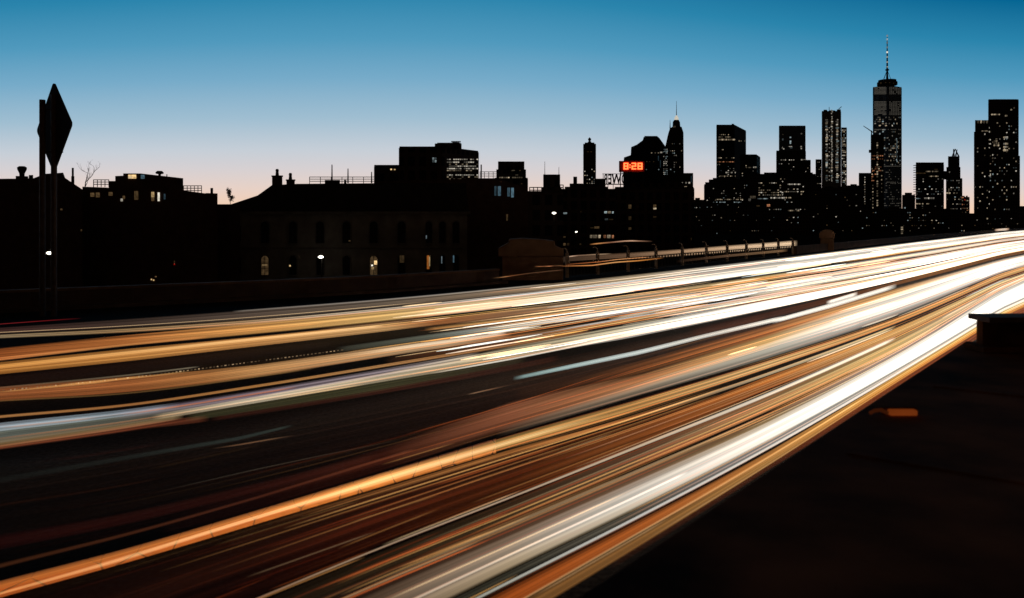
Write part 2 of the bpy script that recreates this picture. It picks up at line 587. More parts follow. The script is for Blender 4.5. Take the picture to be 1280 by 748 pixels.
def xgain(x):
    ks = ((-200, .50), (0, .54), (320, .58), (560, .58), (800, .52), (960, .50), (1120, .50), (1340, .52))
    if x <= ks[0][0]: return ks[0][1]
    for (a, p), (b, q) in zip(ks, ks[1:]):
        if a <= x <= b: return p + (q - p) * (x - a) / (b - a)
    return ks[-1][1]
def make_trail(keys, z=0.55, th=0.05, step=14, fade=(14, 14), hard=False, gain=1.0, cross=9, upright=None, raw=False, edge=4.0, calm=None):
    """a flat streamer of light at lamp height: closed lens section, brightest in the middle"""
    x0, x1 = keys[0][0], keys[-1][0]
    ns = max(6, int((x1 - x0) / step))
    xs = [x0 + (x1 - x0) * i / ns for i in range(ns + 1)]
    verts, cols, uvs, faces = [], [], [], []
    ring = 2 * cross - 2
    dist, last = 0.0, None
    for x in xs:
        _, v0, v1, c = lerp_keys(keys, x)
        y0, y1 = gy(v0, x), gy(v1, x)
        if upright:
            pm = on_plane(x, (y0 + y1) / 2, z)
            hh = (y1 - y0) / 2 * pm.y / F
            side = Vector((pm.x, pm.y, 0)).normalized() * th
            A, B = pm + Vector((0, 0, hh)), pm - Vector((0, 0, hh))
            off = side
        else:
            A, B = on_plane(x, y0, z), on_plane(x, y1, z)
            off = Vector((0, 0, min(th, 0.22 * (y1 - y0) * (A.y + B.y) / 2 / F)))
        mid = (A + B) / 2
        if last is not None:
            dist += (mid - last).length
        last = mid
        f = 0.8 if (upright or raw) else xgain(x) * (1.0 if v0 < 7.5 else 0.62 + 0.38 * max(0, min(1, (x - 500) / 350)) + 0.4 * max(0, min(1, (x - 850) / 250)))
        if x - x0 < fade[0]: f *= 0.02 + 0.98 * (x - x0) / fade[0]
        if x1 - x < fade[1]: f *= 0.02 + 0.98 * (x1 - x) / fade[1]
        for k in range(ring):
            top = k < cross
            w = k / (cross - 1) if top else (ring - k) / (cross - 1)
            e = math.sqrt(max(0, 1 - (2 * w - 1) ** 2))
            p = A + (B - A) * w + off * (e if top else -e)
            q = min(1, edge * w, edge * (1 - w)) if hard else math.sin(math.pi * w) ** 1.3
            verts.append(p)
            cols.append(tuple(cc * q * f * gain * 0.5 for cc in c))
            uvs.append((dist, (v0 + (v1 - v0) * w) * (calm or (1.0 if v0 < 7.5 else 0.45))))
    for i in range(len(xs) - 1):
        for k in range(ring):
            faces.append((i * ring + k, i * ring + (k + 1) % ring, (i + 1) * ring + (k + 1) % ring, (i + 1) * ring + k))
    me = bpy.data.meshes.new('light_trail')
    me.from_pydata([Vector(v) - Vector(verts[0]) for v in verts], [], faces)
    ca = me.color_attributes.new('glow', 'FLOAT_COLOR', 'POINT')
    for i, c in enumerate(cols):
        ca.data[i].color = (*c, 1)
    ul = me.uv_layers.new(name='UVMap')
    for lp in me.loops:
        ul.data[lp.index].uv = uvs[lp.vertex_index]
    me.materials.append(GLOW)
    for p in me.polygons:
        p.use_smooth = True
    o = bpy.data.objects.new('light_trail', me)
    o.location = verts[0]
    C.objects.link(o)
    return o

W = S(255, 246, 230)
def wk(k): return tuple(c * k for c in W)
TG = 'headlight trails along the roadway'
def T(label, keys, **kw):
    keys = [(k[0], k[1], k[2], k[3] if isinstance(k[3][0], float) and max(k[3]) < 9 else S(*k[3])) for k in keys]
    o = make_trail(keys, **kw)
    tag(o, label, 'light trail', TG)
    return o

# far lanes, top to bottom
T('short dim red tail light trail at the far left, topmost of the streaks', [(-160, -.54, -.44, (90, 16, 20)), (0, -.52, -.42, (165, 46, 48)), (60, -.5, -.40, (150, 28, 32)), (102, -.48, -.36, (60, 10, 12))])
T('wide grey brown haze of light edging the far side of the traffic', [(-200, .0, .85, (60, 38, 36)), (0, .02, .8, (80, 52, 46)), (160, 0, .8, (82, 64, 54)), (320, 0, .85, (110, 92, 78)), (480, 0, .8, (134, 116, 98)), (640, 0, .85, (180, 152, 122)), (800, .05, .95, (236, 206, 164)), (900, .05, .95, wk(1.0)), (1120, .05, .92, wk(1.3)), (1340, 0, .95, wk(1.5))], hard=True)
T('thin pale line along the upper rim of the grey brown light haze', [(290, -.05, .1, (120, 110, 100)), (480, -.04, .12, (185, 172, 160)), (640, -.04, .16, (235, 225, 210)), (690, -.02, .2, (190, 170, 140))])
T('thin beige line beginning at the left frame under the grey haze', [(-200, .92, 1.12, (120, 100, 78)), (0, .92, 1.12, (196, 168, 128)), (140, .9, 1.15, (200, 160, 110)), (300, .88, 1.2, (225, 180, 130)), (410, .9, 1.15, (255, 226, 190)), (640, .88, 1.2, (255, 240, 220)), (800, .9, 1.15, wk(1.0)), (1340, .9, 1.2, wk(1.4))], z=0.6)
T('uppermost broad orange headlight trail at the left, cream farther along', [(-200, 1.58, 1.92, (110, 56, 26)), (0, 1.5, 1.92, (168, 90, 42)), (160, 1.3, 1.85, (206, 124, 62)), (320, 1.12, 1.88, (242, 172, 94)), (480, 1.1, 1.92, (250, 200, 122)), (640, 1.1, 1.95, (255, 222, 172)), (800, 1.1, 1.9, wk(1.0)), (960, 1.1, 1.9, wk(1.4)), (1340, 1.08, 1.92, wk(1.6))], hard=True)
T('fine bright orange line under the uppermost orange trail', [(-200, 1.8, 1.95, (200, 110, 55)), (0, 1.82, 1.97, (235, 145, 80)), (160, 1.74, 1.86, (220, 150, 85)), (260, 1.7, 1.84, (180, 110, 60))], z=0.6)
T('cream white streak thickening past the stone pier in the far lanes', [(520, 1.55, 1.9, (150, 130, 110)), (600, 1.5, 1.93, (240, 222, 200)), (760, 1.4, 1.9, wk(0.9)), (1340, 1.3, 1.85, wk(1.4))], z=0.6)
T('second broad orange trail from the left, with a golden core', [(-200, 2.05, 2.98, (176, 100, 40)), (0, 2.05, 2.95, (226, 146, 66)), (160, 2.02, 2.95, (236, 158, 78)), (320, 2.08, 2.92, (245, 172, 98)), (480, 2.08, 2.9, (246, 190, 124)), (545, 2.2, 2.85, (190, 116, 62)), (640, 2.15, 2.95, (170, 122, 84)), (800, 2.1, 2.9, (216, 190, 150)), (960, 2.15, 2.9, (250, 202, 112)), (1040, 2.2, 2.85, wk(.9)), (1340, 2.15, 2.85, wk(1.4))], hard=True)
T('narrow golden highlight inside the second orange trail', [(-200, 2.25, 2.45, (200, 130, 60)), (0, 2.2, 2.5, (235, 170, 90)), (320, 2.15, 2.4, (255, 215, 150)), (480, 2.2, 2.45, (255, 220, 165))], z=0.62)
T('yellow trail starting left of the stone pier, below the orange bands', [(530, 3.05, 3.3, (190, 130, 70)), (600, 3.05, 3.4, (228, 176, 106)), (760, 3.05, 3.5, (236, 200, 140)), (880, 3.1, 3.6, (240, 225, 200)), (1000, 3.1, 3.8, wk(1.2)), (1340, 3.1, 3.8, wk(1.5))])
T('dark brown afterglow between the second orange trail and the dotted one', [(-200, 3.1, 3.8, (16, 9, 7)), (0, 3.1, 3.75, (26, 15, 11)), (320, 3.1, 3.8, (22, 13, 10)), (420, 3.2, 3.7, (20, 14, 11))])
T('greenish grey trail fading in across the middle of the far lanes', [(420, 3.72, 4.12, (60, 62, 52)), (540, 3.65, 4.15, (124, 128, 112)), (640, 3.66, 4.2, (222, 226, 216)), (720, 3.6, 4.3, (236, 240, 240)), (800, 3.55, 4.6, wk(1.15)), (960, 3.6, 4.9, wk(1.3)), (1340, 3.6, 4.9, wk(1.6))])
T('reddish orange streaky trail just below the dotted line', [(-200, 3.8, 5.0, (130, 72, 40)), (0, 3.78, 5.0, (172, 98, 54)), (160, 3.9, 4.95, (184, 108, 58)), (260, 4.15, 5, (206, 136, 76)), (320, 4.25, 5, (236, 172, 106)), (480, 4.2, 4.95, (234, 186, 134)), (560, 4.3, 4.95, (236, 196, 150)), (640, 4.4, 4.9, (190, 130, 84))], hard=True)
T('pale streak ending in a blunt tip right of the frame middle', [(430, 4.35, 4.6, (190, 150, 110)), (520, 4.3, 4.6, (255, 236, 206)), (634, 4.35, 4.65, (255, 240, 220))], z=0.62, fade=(60, 5))
T('brown band turning tan between the grey green and the beige trails', [(480, 5.05, 5.9, (40, 22, 14)), (560, 4.9, 5.9, (110, 64, 36)), (640, 4.7, 5.9, (150, 96, 58)), (800, 5.05, 5.85, (222, 172, 108)), (900, 5.1, 5.9, (250, 236, 210)), (1000, 5.1, 5.9, wk(1.2)), (1340, 5.1, 5.9, wk(1.5))])
T('fine amber line running alone over a dark lane at the left', [(-200, 5.95, 6.08, (150, 90, 50)), (0, 5.95, 6.08, (216, 150, 88)), (160, 5.94, 6.1, (210, 140, 80)), (320, 5.9, 6.12, (236, 164, 92)), (480, 5.9, 6.15, (246, 178, 112)), (640, 5.9, 6.2, (222, 150, 88)), (740, 5.9, 6.2, (160, 100, 60))])
T('bright bluish white trail ending near the left third', [(-200, 6.26, 6.55, (120, 138, 152)), (0, 6.26, 6.56, (205, 220, 232)), (100, 6.24, 6.56, (196, 214, 226)), (224, 6.25, 6.55, (130, 140, 150))], fade=(14, 30))
T('muted grey green haze under the bluish white trail', [(-200, 6.4, 7.0, (82, 90, 84)), (0, 6.4, 7.0, (112, 118, 108)), (160, 6.4, 6.95, (98, 100, 88)), (310, 6.5, 6.9, (60, 56, 46))], hard=True)
T('sandy beige line forming the lower rim of the far traffic at left', [(-200, 6.86, 7.06, (130, 96, 56)), (0, 6.86, 7.06, (176, 138, 90)), (230, 6.88, 7.04, (190, 158, 112))])
T('lavender tinted band below the amber line', [(140, 6.25, 6.7, (70, 62, 72)), (240, 6.28, 6.72, (138, 120, 132)), (320, 6.28, 6.72, (156, 136, 146)), (480, 6.25, 6.65, (176, 160, 166)), (600, 6.2, 6.6, (190, 172, 150))])
T('cream trail under the lavender band, olive toward the pier', [(190, 6.7, 6.98, (150, 126, 90)), (320, 6.62, 6.98, (240, 222, 188)), (480, 6.5, 6.98, (212, 194, 160)), (640, 6.2, 7.0, (196, 180, 144)), (760, 6.1, 6.9, (232, 214, 176)), (960, 6.1, 6.9, wk(1.2)), (1340, 6.1, 6.9, wk(1.6))], hard=True)
T('brilliant white trail along the near rim of the far traffic', [(700, 6.45, 6.9, (225, 210, 190)), (780, 6.4, 6.98, wk(1.1)), (960, 6.1, 6.96, wk(1.4)), (1340, 6.0, 6.9, wk(1.8))], z=0.62, hard=True, fade=(40, 14))
T('olive dark fringe hugging the cream trail from below', [(230, 6.95, 7.1, (62, 60, 38)), (480, 6.92, 7.16, (74, 72, 46)), (660, 6.9, 7.12, (60, 50, 32))])
T('brick red short trail separate below the beige line at the left', [(-200, 7.02, 7.1, (100, 50, 30)), (0, 7.03, 7.1, (142, 76, 48)), (180, 7.0, 7.1, (126, 64, 40)), (262, 7.06, 7.16, (96, 48, 30))], fade=(10, 4))
T('faint rust thread in the dark lane under the olive fringe', [(262, 7.1, 7.17, (62, 28, 18)), (480, 7.12, 7.22, (70, 34, 24)), (700, 7.1, 7.3, (60, 28, 18))])
def P(label, pts, cols, z=0.6, group=TG, **kw):
    """a single streak along its own course: pts (column, row, half width)"""
    global gy
    keep = gy
    def f(v, x):
        for (xa, ya, ha), (xb, yb, hb) in zip(pts, pts[1:]):
            if xa <= x <= xb:
                t = (x - xa) / (xb - xa)
                return ya + (yb - ya) * t + v * (ha + (hb - ha) * t)
        e = pts[0] if x < pts[0][0] else pts[-1]
        return e[1] + v * e[2]
    gy = f
    o = make_trail([(x, -1, 1, c if max(c) < 9 and isinstance(c[0], float) else S(*c)) for x, c in cols], z=z, raw=True, **kw)
    gy = keep
    return tag(o, label, 'light trail', group)
T('very faint brown haze filling the wide dark gap of the road', [(-200, 7.2, 8.95, (9, 4, 3)), (0, 7.2, 8.95, (11, 5, 3)), (320, 7.2, 8.9, (17, 8, 5)), (560, 7.2, 8.6, (30, 16, 10)), (800, 7.2, 8.2, (48, 26, 15)), (960, 7.3, 8.1, (60, 30, 16))], hard=True, cross=15)
T('very faint maroon haze below the yellow lane line at lower left', [(-200, 10.05, 10.7, (22, 8, 4)), (160, 10.05, 10.6, (34, 14, 7)), (480, 10.05, 10.6, (52, 22, 11)), (700, 10.1, 10.5, (60, 28, 14))], hard=True)
P('very faint green streak crossing the empty dark lane', [(-60, 611, 4), (160, 572, 3), (300, 548, 2.4), (366, 532, 1.5)], [(-60, (8, 10, 9)), (160, (26, 31, 28)), (300, (44, 54, 50)), (366, (50, 62, 56))])
P('faint tan flick in the dark lane below the green streak', [(262, 561.5, .8), (300, 556, .9), (340, 549, .9), (368, 544.5, .6)], [(262, (20, 14, 10)), (305, (130, 92, 64)), (340, (120, 88, 62)), (368, (24, 16, 12))], fade=(25, 20))
P('barely visible pale thread over the dark near lane', [(180, 619, .5), (320, 587, .6), (400, 570, .6), (520, 546, .5)], [(180, (20, 20, 18)), (320, (70, 62, 50)), (400, (64, 54, 42)), (520, (20, 16, 12))], fade=(60, 60))
P('short tan dash alone left of the pale green streak', [(584, 493.5, .8), (640, 481, .9)], [(584, (150, 120, 92)), (610, (150, 110, 80)), (640, (40, 26, 18))], fade=(4, 30))
P('pale green streak with a blunt start standing alone in the dark gap', [(641, 473.6, 2.2), (720, 457, 2.6), (800, 440.5, 2.8), (880, 420.5, 2.4), (980, 397.4, 2.6)], [(641, (120, 150, 148)), (700, (176, 204, 200)), (800, (232, 242, 236)), (900, wk(1.0)), (980, wk(1.5))], hard=True, fade=(4, 5))
P('short blunt white dash between two brown lanes on the right', [(1032.5, 379, 2.2), (1072.5, 367, 2.2)], [(1032.5, wk(1.6)), (1072.5, wk(1.6))], hard=True, fade=(2, 2))
P('white streak rising beside the short blunt dash at right', [(965, 402.4, 2.6), (1040, 382, 2.8), (1121, 357.4, 2.6)], [(965, wk(1.5)), (1121, wk(1.6))], hard=True, fade=(3, 3))
P('crisp white hairline under the cream trail near the frame middle', [(538, 467.4, .8), (640, 448.8, 1.0), (770, 423, 1.0)], [(538, (170, 150, 130)), (600, (250, 244, 235)), (770, (250, 240, 225))], fade=(20, 10))
T('deep brown red band under the brilliant white trail', [(860, 7.1, 7.8, (50, 20, 10)), (960, 7.1, 7.8, (84, 36, 18)), (1060, 7.1, 7.9, (126, 66, 30)), (1160, 7.0, 7.9, (178, 112, 56)), (1270, 7.0, 7.8, (160, 96, 48)), (1330, 7, 7.8, (90, 60, 30))])
# near lanes
T('dull brown haze below the pale green streak', [(640, 7.75, 8.1, (38, 22, 14)), (720, 7.9, 8.3, (84, 50, 28)), (800, 8.05, 8.4, (128, 76, 40)), (960, 8.1, 8.4, (176, 108, 58)), (1120, 8.05, 8.35, (222, 168, 104)), (1340, 8.0, 8.3, wk(1.1))])
T('broad rosy brown glow above the yellow lane line', [(200, 8.7, 8.95, (22, 8, 6)), (320, 8.5, 9.0, (44, 15, 10)), (480, 8.35, 8.97, (84, 36, 22)), (640, 8.05, 8.9, (176, 106, 72)), (800, 8.4, 8.8, (204, 140, 90)), (960, 8.35, 8.7, (236, 188, 118)), (1120, 8.2, 8.6, wk(1.0)), (1340, 8.1, 8.6, wk(1.4))])
T('grey cream trail riding above the yellow line at right', [(620, 8.72, 8.98, (60, 42, 30)), (800, 8.62, 8.92, (196, 174, 146)), (960, 8.55, 8.98, (236, 228, 206)), (1060, 8.45, 8.98, wk(1.15)), (1340, 8.3, 8.98, wk(1.6))])
T('very dim crimson glow in the empty lane at lower left', [(-200, 8.36, 8.56, (36, 9, 8)), (0, 8.36, 8.56, (60, 17, 15)), (320, 8.42, 8.62, (66, 24, 17)), (470, 8.45, 8.65, (52, 22, 14))])
T('thin rusty thread between the crimson glow and the yellow line', [(-200, 8.76, 8.83, (90, 48, 26)), (0, 8.76, 8.82, (116, 66, 38)), (320, 8.7, 8.76, (120, 62, 40)), (520, 8.6, 8.68, (110, 60, 38))])
T('golden trail lying along the yellow lane line', [(300, 9.2, 9.7, (90, 44, 14)), (400, 9.15, 9.75, (206, 128, 56)), (480, 9.08, 9.85, (246, 184, 100)), (640, 9.1, 9.92, (250, 192, 108)), (800, 9.1, 9.95, (240, 184, 106)), (960, 9.1, 9.95, (246, 210, 140)), (1120, 9.1, 9.9, (228, 172, 96)), (1340, 9.05, 9.9, (250, 215, 140))], fade=(40, 10))
T('amber thread just under the golden trail', [(330, 10.0, 10.06, (60, 30, 14)), (480, 10.02, 10.1, (150, 84, 38)), (640, 10.02, 10.1, (222, 140, 70)), (800, 10.1, 10.2, (190, 126, 70)), (960, 10.14, 10.26, (255, 226, 180)), (1120, 10.1, 10.3, (250, 220, 160))])
T('murky brown haze below the golden trail', [(280, 10.02, 10.25, (28, 14, 7)), (480, 10.02, 10.25, (70, 36, 16)), (640, 10.02, 10.2, (92, 48, 20)), (780, 10.05, 10.2, (60, 34, 16))])
T('dark red streaky haze across the second near lane', [(100, 10.3, 10.98, (22, 8, 5)), (320, 10.35, 10.98, (44, 16, 8)), (480, 10.3, 10.95, (82, 30, 14)), (640, 10.45, 10.95, (104, 48, 20)), (800, 10.42, 10.96, (168, 92, 42)), (960, 10.3, 10.8, (214, 122, 52)), (1120, 10.3, 11.0, (236, 176, 98)), (1250, 10.4, 11, (250, 225, 160)), (1340, 10.4, 11, wk(1.0))], hard=True)
T('crisp cream hairline slanting through the near lanes', [(270, 10.985, 11.02, (190, 120, 80)), (400, 10.98, 11.015, (255, 206, 164)), (640, 10.975, 11.02, (255, 226, 190)), (800, 10.95, 11.04, (255, 232, 196)), (960, 10.94, 11.08, (255, 244, 220)), (1120, 10.9, 11.1, wk(1.1))], gain=1.2)
T('olive brown streaks below the cream hairline', [(330, 11.1, 11.6, (40, 29, 18)), (480, 11.1, 11.7, (66, 49, 30)), (640, 11.08, 11.6, (82, 62, 40)), (800, 11.08, 11.55, (134, 100, 72)), (960, 11.08, 11.6, (196, 152, 100)), (1120, 11.05, 11.6, (245, 205, 132)), (1340, 11.05, 11.7, wk(1.0))], hard=True)
T('rosy beige bloom above the great white trail', [(360, 11.5, 12.3, (46, 32, 22)), (480, 11.6, 12.4, (100, 72, 54)), (640, 11.6, 12.4, (150, 112, 84)), (800, 11.65, 12.4, (196, 150, 112)), (960, 11.72, 12.4, (240, 196, 134)), (1120, 11.65, 12.4, wk(1.2)), (1340, 11.6, 12.5, wk(1.6))], calm=0.2)
T('great white trail sweeping through the nearest lane', [(380, 11.95, 12.98, (112, 86, 66)), (480, 11.95, 12.98, (184, 152, 122)), (640, 11.97, 12.98, (240, 214, 184)), (800, 11.98, 12.97, wk(1.5)), (960, 11.98, 12.97, wk(2.4)), (1120, 11.9, 12.97, wk(3.0)), (1340, 11.8, 13.0, wk(3.2))], calm=0.16)
T('fine bright line within the great white trail', [(440, 12.52, 12.6, (210, 190, 160)), (640, 12.52, 12.6, (255, 240, 215)), (860, 12.5, 12.62, wk(1.2))], z=0.62)
T('cream margin at the lower side of the great white trail', [(440, 12.6, 13.0, (120, 98, 70)), (640, 12.65, 13.02, (206, 178, 132)), (800, 12.7, 13.05, (225, 200, 160)), (960, 12.75, 13.1, wk(.9)), (1120, 12.8, 13.1, wk(1.2)), (1340, 12.8, 13.2, wk(1.6))])
T('grey green shadowed trail below the cream margin', [(440, 13.1, 13.8, (62, 58, 44)), (640, 13.1, 13.8, (90, 86, 70)), (800, 13.1, 13.85, (140, 132, 114)), (960, 13.1, 13.9, (216, 214, 208)), (1120, 13.1, 13.9, wk(1.1)), (1340, 13, 14, wk(1.5))])
T('cool white hairline bounding the grey green trail', [(430, 13.95, 14.05, (160, 156, 140)), (640, 13.93, 14.06, (214, 212, 196)), (800, 13.9, 14.08, (240, 236, 226)), (960, 13.85, 14.1, wk(1.1)), (1120, 13.8, 14.2, wk(1.2)), (1340, 13.8, 14.3, wk(1.4))], z=0.6)
T('fiery orange trail next to the roadside', [(430, 14.12, 14.62, (150, 62, 20)), (640, 14.14, 14.6, (204, 98, 36)), (800, 14.14, 14.56, (206, 108, 44)), (960, 14.25, 14.7, (196, 128, 62)), (1120, 14.2, 14.8, (240, 176, 88)), (1250, 14.2, 14.8, (255, 210, 120)), (1340, 14.1, 14.8, wk(1.1))], hard=True)
T('thin cream line splitting the two roadside orange trails', [(430, 14.57, 14.62, (215, 140, 80)), (640, 14.56, 14.62, (248, 190, 126)), (800, 14.52, 14.6, (250, 204, 140)), (960, 14.5, 14.6, (250, 205, 140)), (1080, 14.45, 14.6, (250, 200, 120))], z=0.6)
T('tawny outer trail fading toward the dark walkway', [(430, 14.6, 15.02, (112, 70, 34)), (640, 14.6, 15.02, (172, 116, 60)), (800, 14.58, 15.02, (182, 124, 64)), (960, 14.55, 15.0, (222, 158, 84)), (1120, 14.6, 15.05, (232, 150, 64)), (1250, 14.6, 15.2, (240, 150, 60)), (1340, 14.6, 15.3, (250, 180, 80))])
T('dark ember coloured fringe outermost beside the walkway', [(760, 14.95, 15.2, (40, 17, 6)), (960, 14.95, 15.25, (92, 38, 14)), (1120, 14.95, 15.6, (150, 66, 24)), (1250, 15.0, 16.2, (160, 74, 28)), (1340, 15.0, 16.5, (160, 74, 28))])

# dotted trail: a flickering lamp leaves separate dots
def dotted(label, v, x0, x1, n, col, w):
    m = emis('dot_glow', col, 0.55, 0.7)
    RD = random.Random(5)
    r = thing('light_trail', on_plane(x0, gy(v, x0), 0.6), label, 'light trail', TG)
    for i in range(n):
        xa = x0 + (x1 - x0) * (i + 0.25) / n
        xb = xa + (x1 - x0) / n * 0.5
        a, b = on_plane(xa, gy(v, xa), 0.6), on_plane(xb, gy(v, xb), 0.6)
        if RD.random() < 0.12: continue
        MB().tube([a, a + (b - a) * RD.uniform(.5, 1.0)], w * RD.uniform(.6, 1.1), 5).build('light_dot', m, r)
T('thin steady line running beside the row of dots', [(-100, 3.74, 3.86, (60, 46, 34)), (80, 3.76, 3.88, (130, 110, 84)), (250, 3.8, 3.9, (150, 140, 116))])
dotted('row of tiny beige dots left by a flickering headlamp', 4.0, -40, 430, 100, S(190, 160, 122), 0.012)

# countless fine threads of light within the traffic
def strands(seed, n, vlo, vhi, pal, z=(0.5, 0.8), rad=0.012, xr=(-200, 1340), hot=1.0):
    R = random.Random(seed)
    for _ in range(n):
        v = R.uniform(vlo, vhi)
        gap = 2.95 < v < 3.95 or 5.02 < v < 6.25
        ln = R.choice((120, 220, 400, 700))
        a = R.uniform(xr[0], xr[1] - 60)
        if gap: a = max(a, R.uniform(520, 900))
        b = min(xr[1], a + ln * R.uniform(.6, 1.4))
        c = R.choice(pal)
        k = R.uniform(.25, 1.0) * hot
        zz = R.uniform(*z)
        dv = R.uniform(-.05, .05)
        ns = max(4, int((b - a) / 22))
        base = len(SV)
        dist = R.uniform(0, 500)
        for i in range(ns + 1):
            t = i / ns
            x = a + (b - a) * t
            p = on_plane(x, gy(v + dv * t, x), zz)
            far = min(2.2, max(1.0, p.y / 30))
            r = rad * R_w(v) * far
            f = min(1, t * 6 + .03, (1 - t) * 10 + .03) * (0.22 + 0.75 * max(0, min(1, (x - 300) / 800)))
            for q in ((0, 0, r), (r * .8, -r * .4, -r * .5), (-r * .8, r * .4, -r * .5)):
                SV.append(p + Vector(q))
                SC.append(tuple(cc * k * f * 0.5 for cc in c))
                SU.append((dist + p.y, v * 3))
        for i in range(ns):
            for q in range(3):
                SF.append((base + i * 3 + q, base + i * 3 + (q + 1) % 3, base + i * 3 + 3 + (q + 1) % 3, base + i * 3 + 3 + q))
def R_w(v): return 1.0 if v < 8 else 0.55
SV, SC, SU, SF = [], [], [], []
PW = [S(255, 190, 110), S(255, 214, 160), S(240, 150, 80), S(255, 240, 220), S(230, 236, 240), S(220, 120, 60)]
PR = [S(170, 70, 30), S(200, 100, 45), S(120, 40, 18), S(230, 160, 90)]
strands(1, 120, 0.2, 6.95, [PW[0], PW[1], PW[2], PW[5]])
strands(2, 90, 0.2, 6.95, PW, xr=(500, 1340), hot=1.3)
strands(3, 60, 8.1, 10.0, PR, xr=(350, 1340))
strands(4, 110, 10.1, 11.9, PR + PW[:2], xr=(260, 1340), hot=.6)
strands(5, 34, 11.6, 15.0, PW[:2] + PR, xr=(300, 1340), hot=.7)
def dashes(seed, n, vlo, vhi, pal, xr, ln, rad, k0=.5, k1=1.3):
    R = random.Random(seed)
    for _ in range(n):
        v, a = R.uniform(vlo, vhi), R.uniform(*xr)
        b = min(1330, a + R.uniform(*ln))
        c, k, r0 = R.choice(pal), R.uniform(k0, k1), rad * R.uniform(.5, 1.3)
        ns = max(5, int((b - a) / 18))
        base = len(SV)
        for i in range(ns + 1):
            x = a + (b - a) * i / ns
            p = on_plane(x, gy(v, x), 0.64)
            r = r0 * min(2.5, max(1.0, p.y / 28)) * (0.25 if i in (0, ns) else 1)
            for q in ((0, 0, r * .7), (r * 1.6, -r * .8, 0), (0, 0, -r * .7), (-r * 1.6, r * .8, 0)):
                SV.append(p + Vector(q))
                SC.append(tuple(cc * k * .5 for cc in c))
                SU.append((p.y, v * 2))
        for i in range(ns):
            for q in range(4):
                SF.append((base + i * 4 + q, base + i * 4 + (q + 1) % 4, base + i * 4 + 4 + (q + 1) % 4, base + i * 4 + 4 + q))
PD = [S(255, 240, 216), S(255, 230, 194), S(232, 240, 232), S(255, 214, 156), S(255, 248, 240)]
strands(6, 26, 7.15, 9.0, PR, xr=(-100, 1000), hot=.13)
strands(7, 60, 9.95, 11.9, PR, xr=(20, 900), hot=.32)
dashes(21, 46, 0.2, 6.9, PD, (470, 900), (40, 170), 0.020, .35, .9)
dashes(22, 60, 0.2, 6.9, PD, (800, 1290), (25, 110), 0.024)
dashes(23, 12, 8.2, 9.0, PD, (900, 1290), (30, 100), 0.02)
dashes(24, 8, 10.2, 11.8, PD, (980, 1280), (40, 140), 0.012, .3, .8)
dashes(25, 26, 0.4, 6.9, [S(240, 160, 80), S(210, 120, 60), S(255, 200, 110)], (430, 1200), (40, 160), 0.018)
me = bpy.data.meshes.new('light_streaks')
me.from_pydata(SV, [], SF)
ca = me.color_attributes.new('glow', 'FLOAT_COLOR', 'POINT')
for i, c in enumerate(SC):
    ca.data[i].color = (*c, 1)
ul = me.uv_layers.new(name='UVMap')
for lp in me.loops:
    ul.data[lp.index].uv = SU[lp.vertex_index]
me.materials.append(GLOW)
so = bpy.data.objects.new('light_streaks', me)
C.objects.link(so)
tag(so, 'countless fine threads of headlight running within the traffic', 'light streaks', kind='stuff')

# ------------------------------------------------------------------ the painted yellow lane line and the glow strip added to brighten it
def crack_paint():
    m = M['paint_y']
    t = m.node_tree
    b = t.nodes['Principled BSDF']
    r = [n for n in t.nodes if n.bl_idname == 'ShaderNodeValToRGB'][0]
    uv = t.nodes.new('ShaderNodeUVMap')
    vo = t.nodes.new('ShaderNodeTexVoronoi')
    vo.voronoi_dimensions = '2D'
    vo.feature = 'DISTANCE_TO_EDGE'
    vo.inputs['Scale'].default_value = 1.0
    mp = t.nodes.new('ShaderNodeMapping')
    mp.inputs['Scale'].default_value = (2.2, 0.45, 1)
    t.links.new(uv.outputs[0], mp.inputs[0])
    t.links.new(mp.outputs[0], vo.inputs['Vector'])
    th = t.nodes.new('ShaderNodeMapRange')
    th.inputs['From Min'].default_value = 0.010
    th.inputs['From Max'].default_value = 0.035
    t.links.new(vo.outputs['Distance'], th.inputs['Value'])
    mx = t.nodes.new('ShaderNodeMix')
    mx.data_type = 'RGBA'
    mx.inputs[6].default_value = (0.03, 0.02, 0.015, 1)
    t.links.new(th.outputs[0], mx.inputs[0])
    t.links.new(r.outputs[0], mx.inputs[7])
    t.links.new(mx.outputs[2], b.inputs['Base Color'])
crack_paint()
lv, lf, lu = [], [], []
xs = [-260 + i * 20 for i in range(45)]
d, last = 0.0, None
for x in xs:
    a, b = on_plane(x, gy(9.0, x), 0.004), on_plane(x, gy(10.0, x), 0.004)
    mid = (a + b) / 2
    if last is not None: d += (mid - last).length
    last = mid
    lv += [a, b]
    lu += [(d, 0), (d, 1)]
for i in range(len(xs) - 1):
    lf.append((2 * i, 2 * i + 1, 2 * i + 3, 2 * i + 2))
me = bpy.data.meshes.new('lane_line')
me.from_pydata(lv, [], lf)
ul = me.uv_layers.new(name='UVMap')
for lp in me.loops:
    ul.data[lp.index].uv = lu[lp.vertex_index]
me.materials.append(M['paint_y'])
tag(C.objects.link(bpy.data.objects.new('lane_line', me)) or bpy.data.objects['lane_line'], kind='structure')
T('added low orange glow brightening the cracked yellow lane line at lower left', [(-240, 9.0, 10.0, (0.24, 0.064, 0.010)), (0, 9.0, 10.0, (0.27, 0.072, 0.011)), (330, 9.0, 10.0, (0.34, 0.105, 0.019)), (480, 9.02, 9.95, (0.33, 0.12, 0.026)), (600, 9.1, 9.9, (0.15, 0.06, 0.016))], z=0.06, th=0.012, hard=True, raw=True, gain=1.2, fade=(14, 120), edge=14, cross=15, calm=0.2)  # emissive sheet added just above the paint to light it
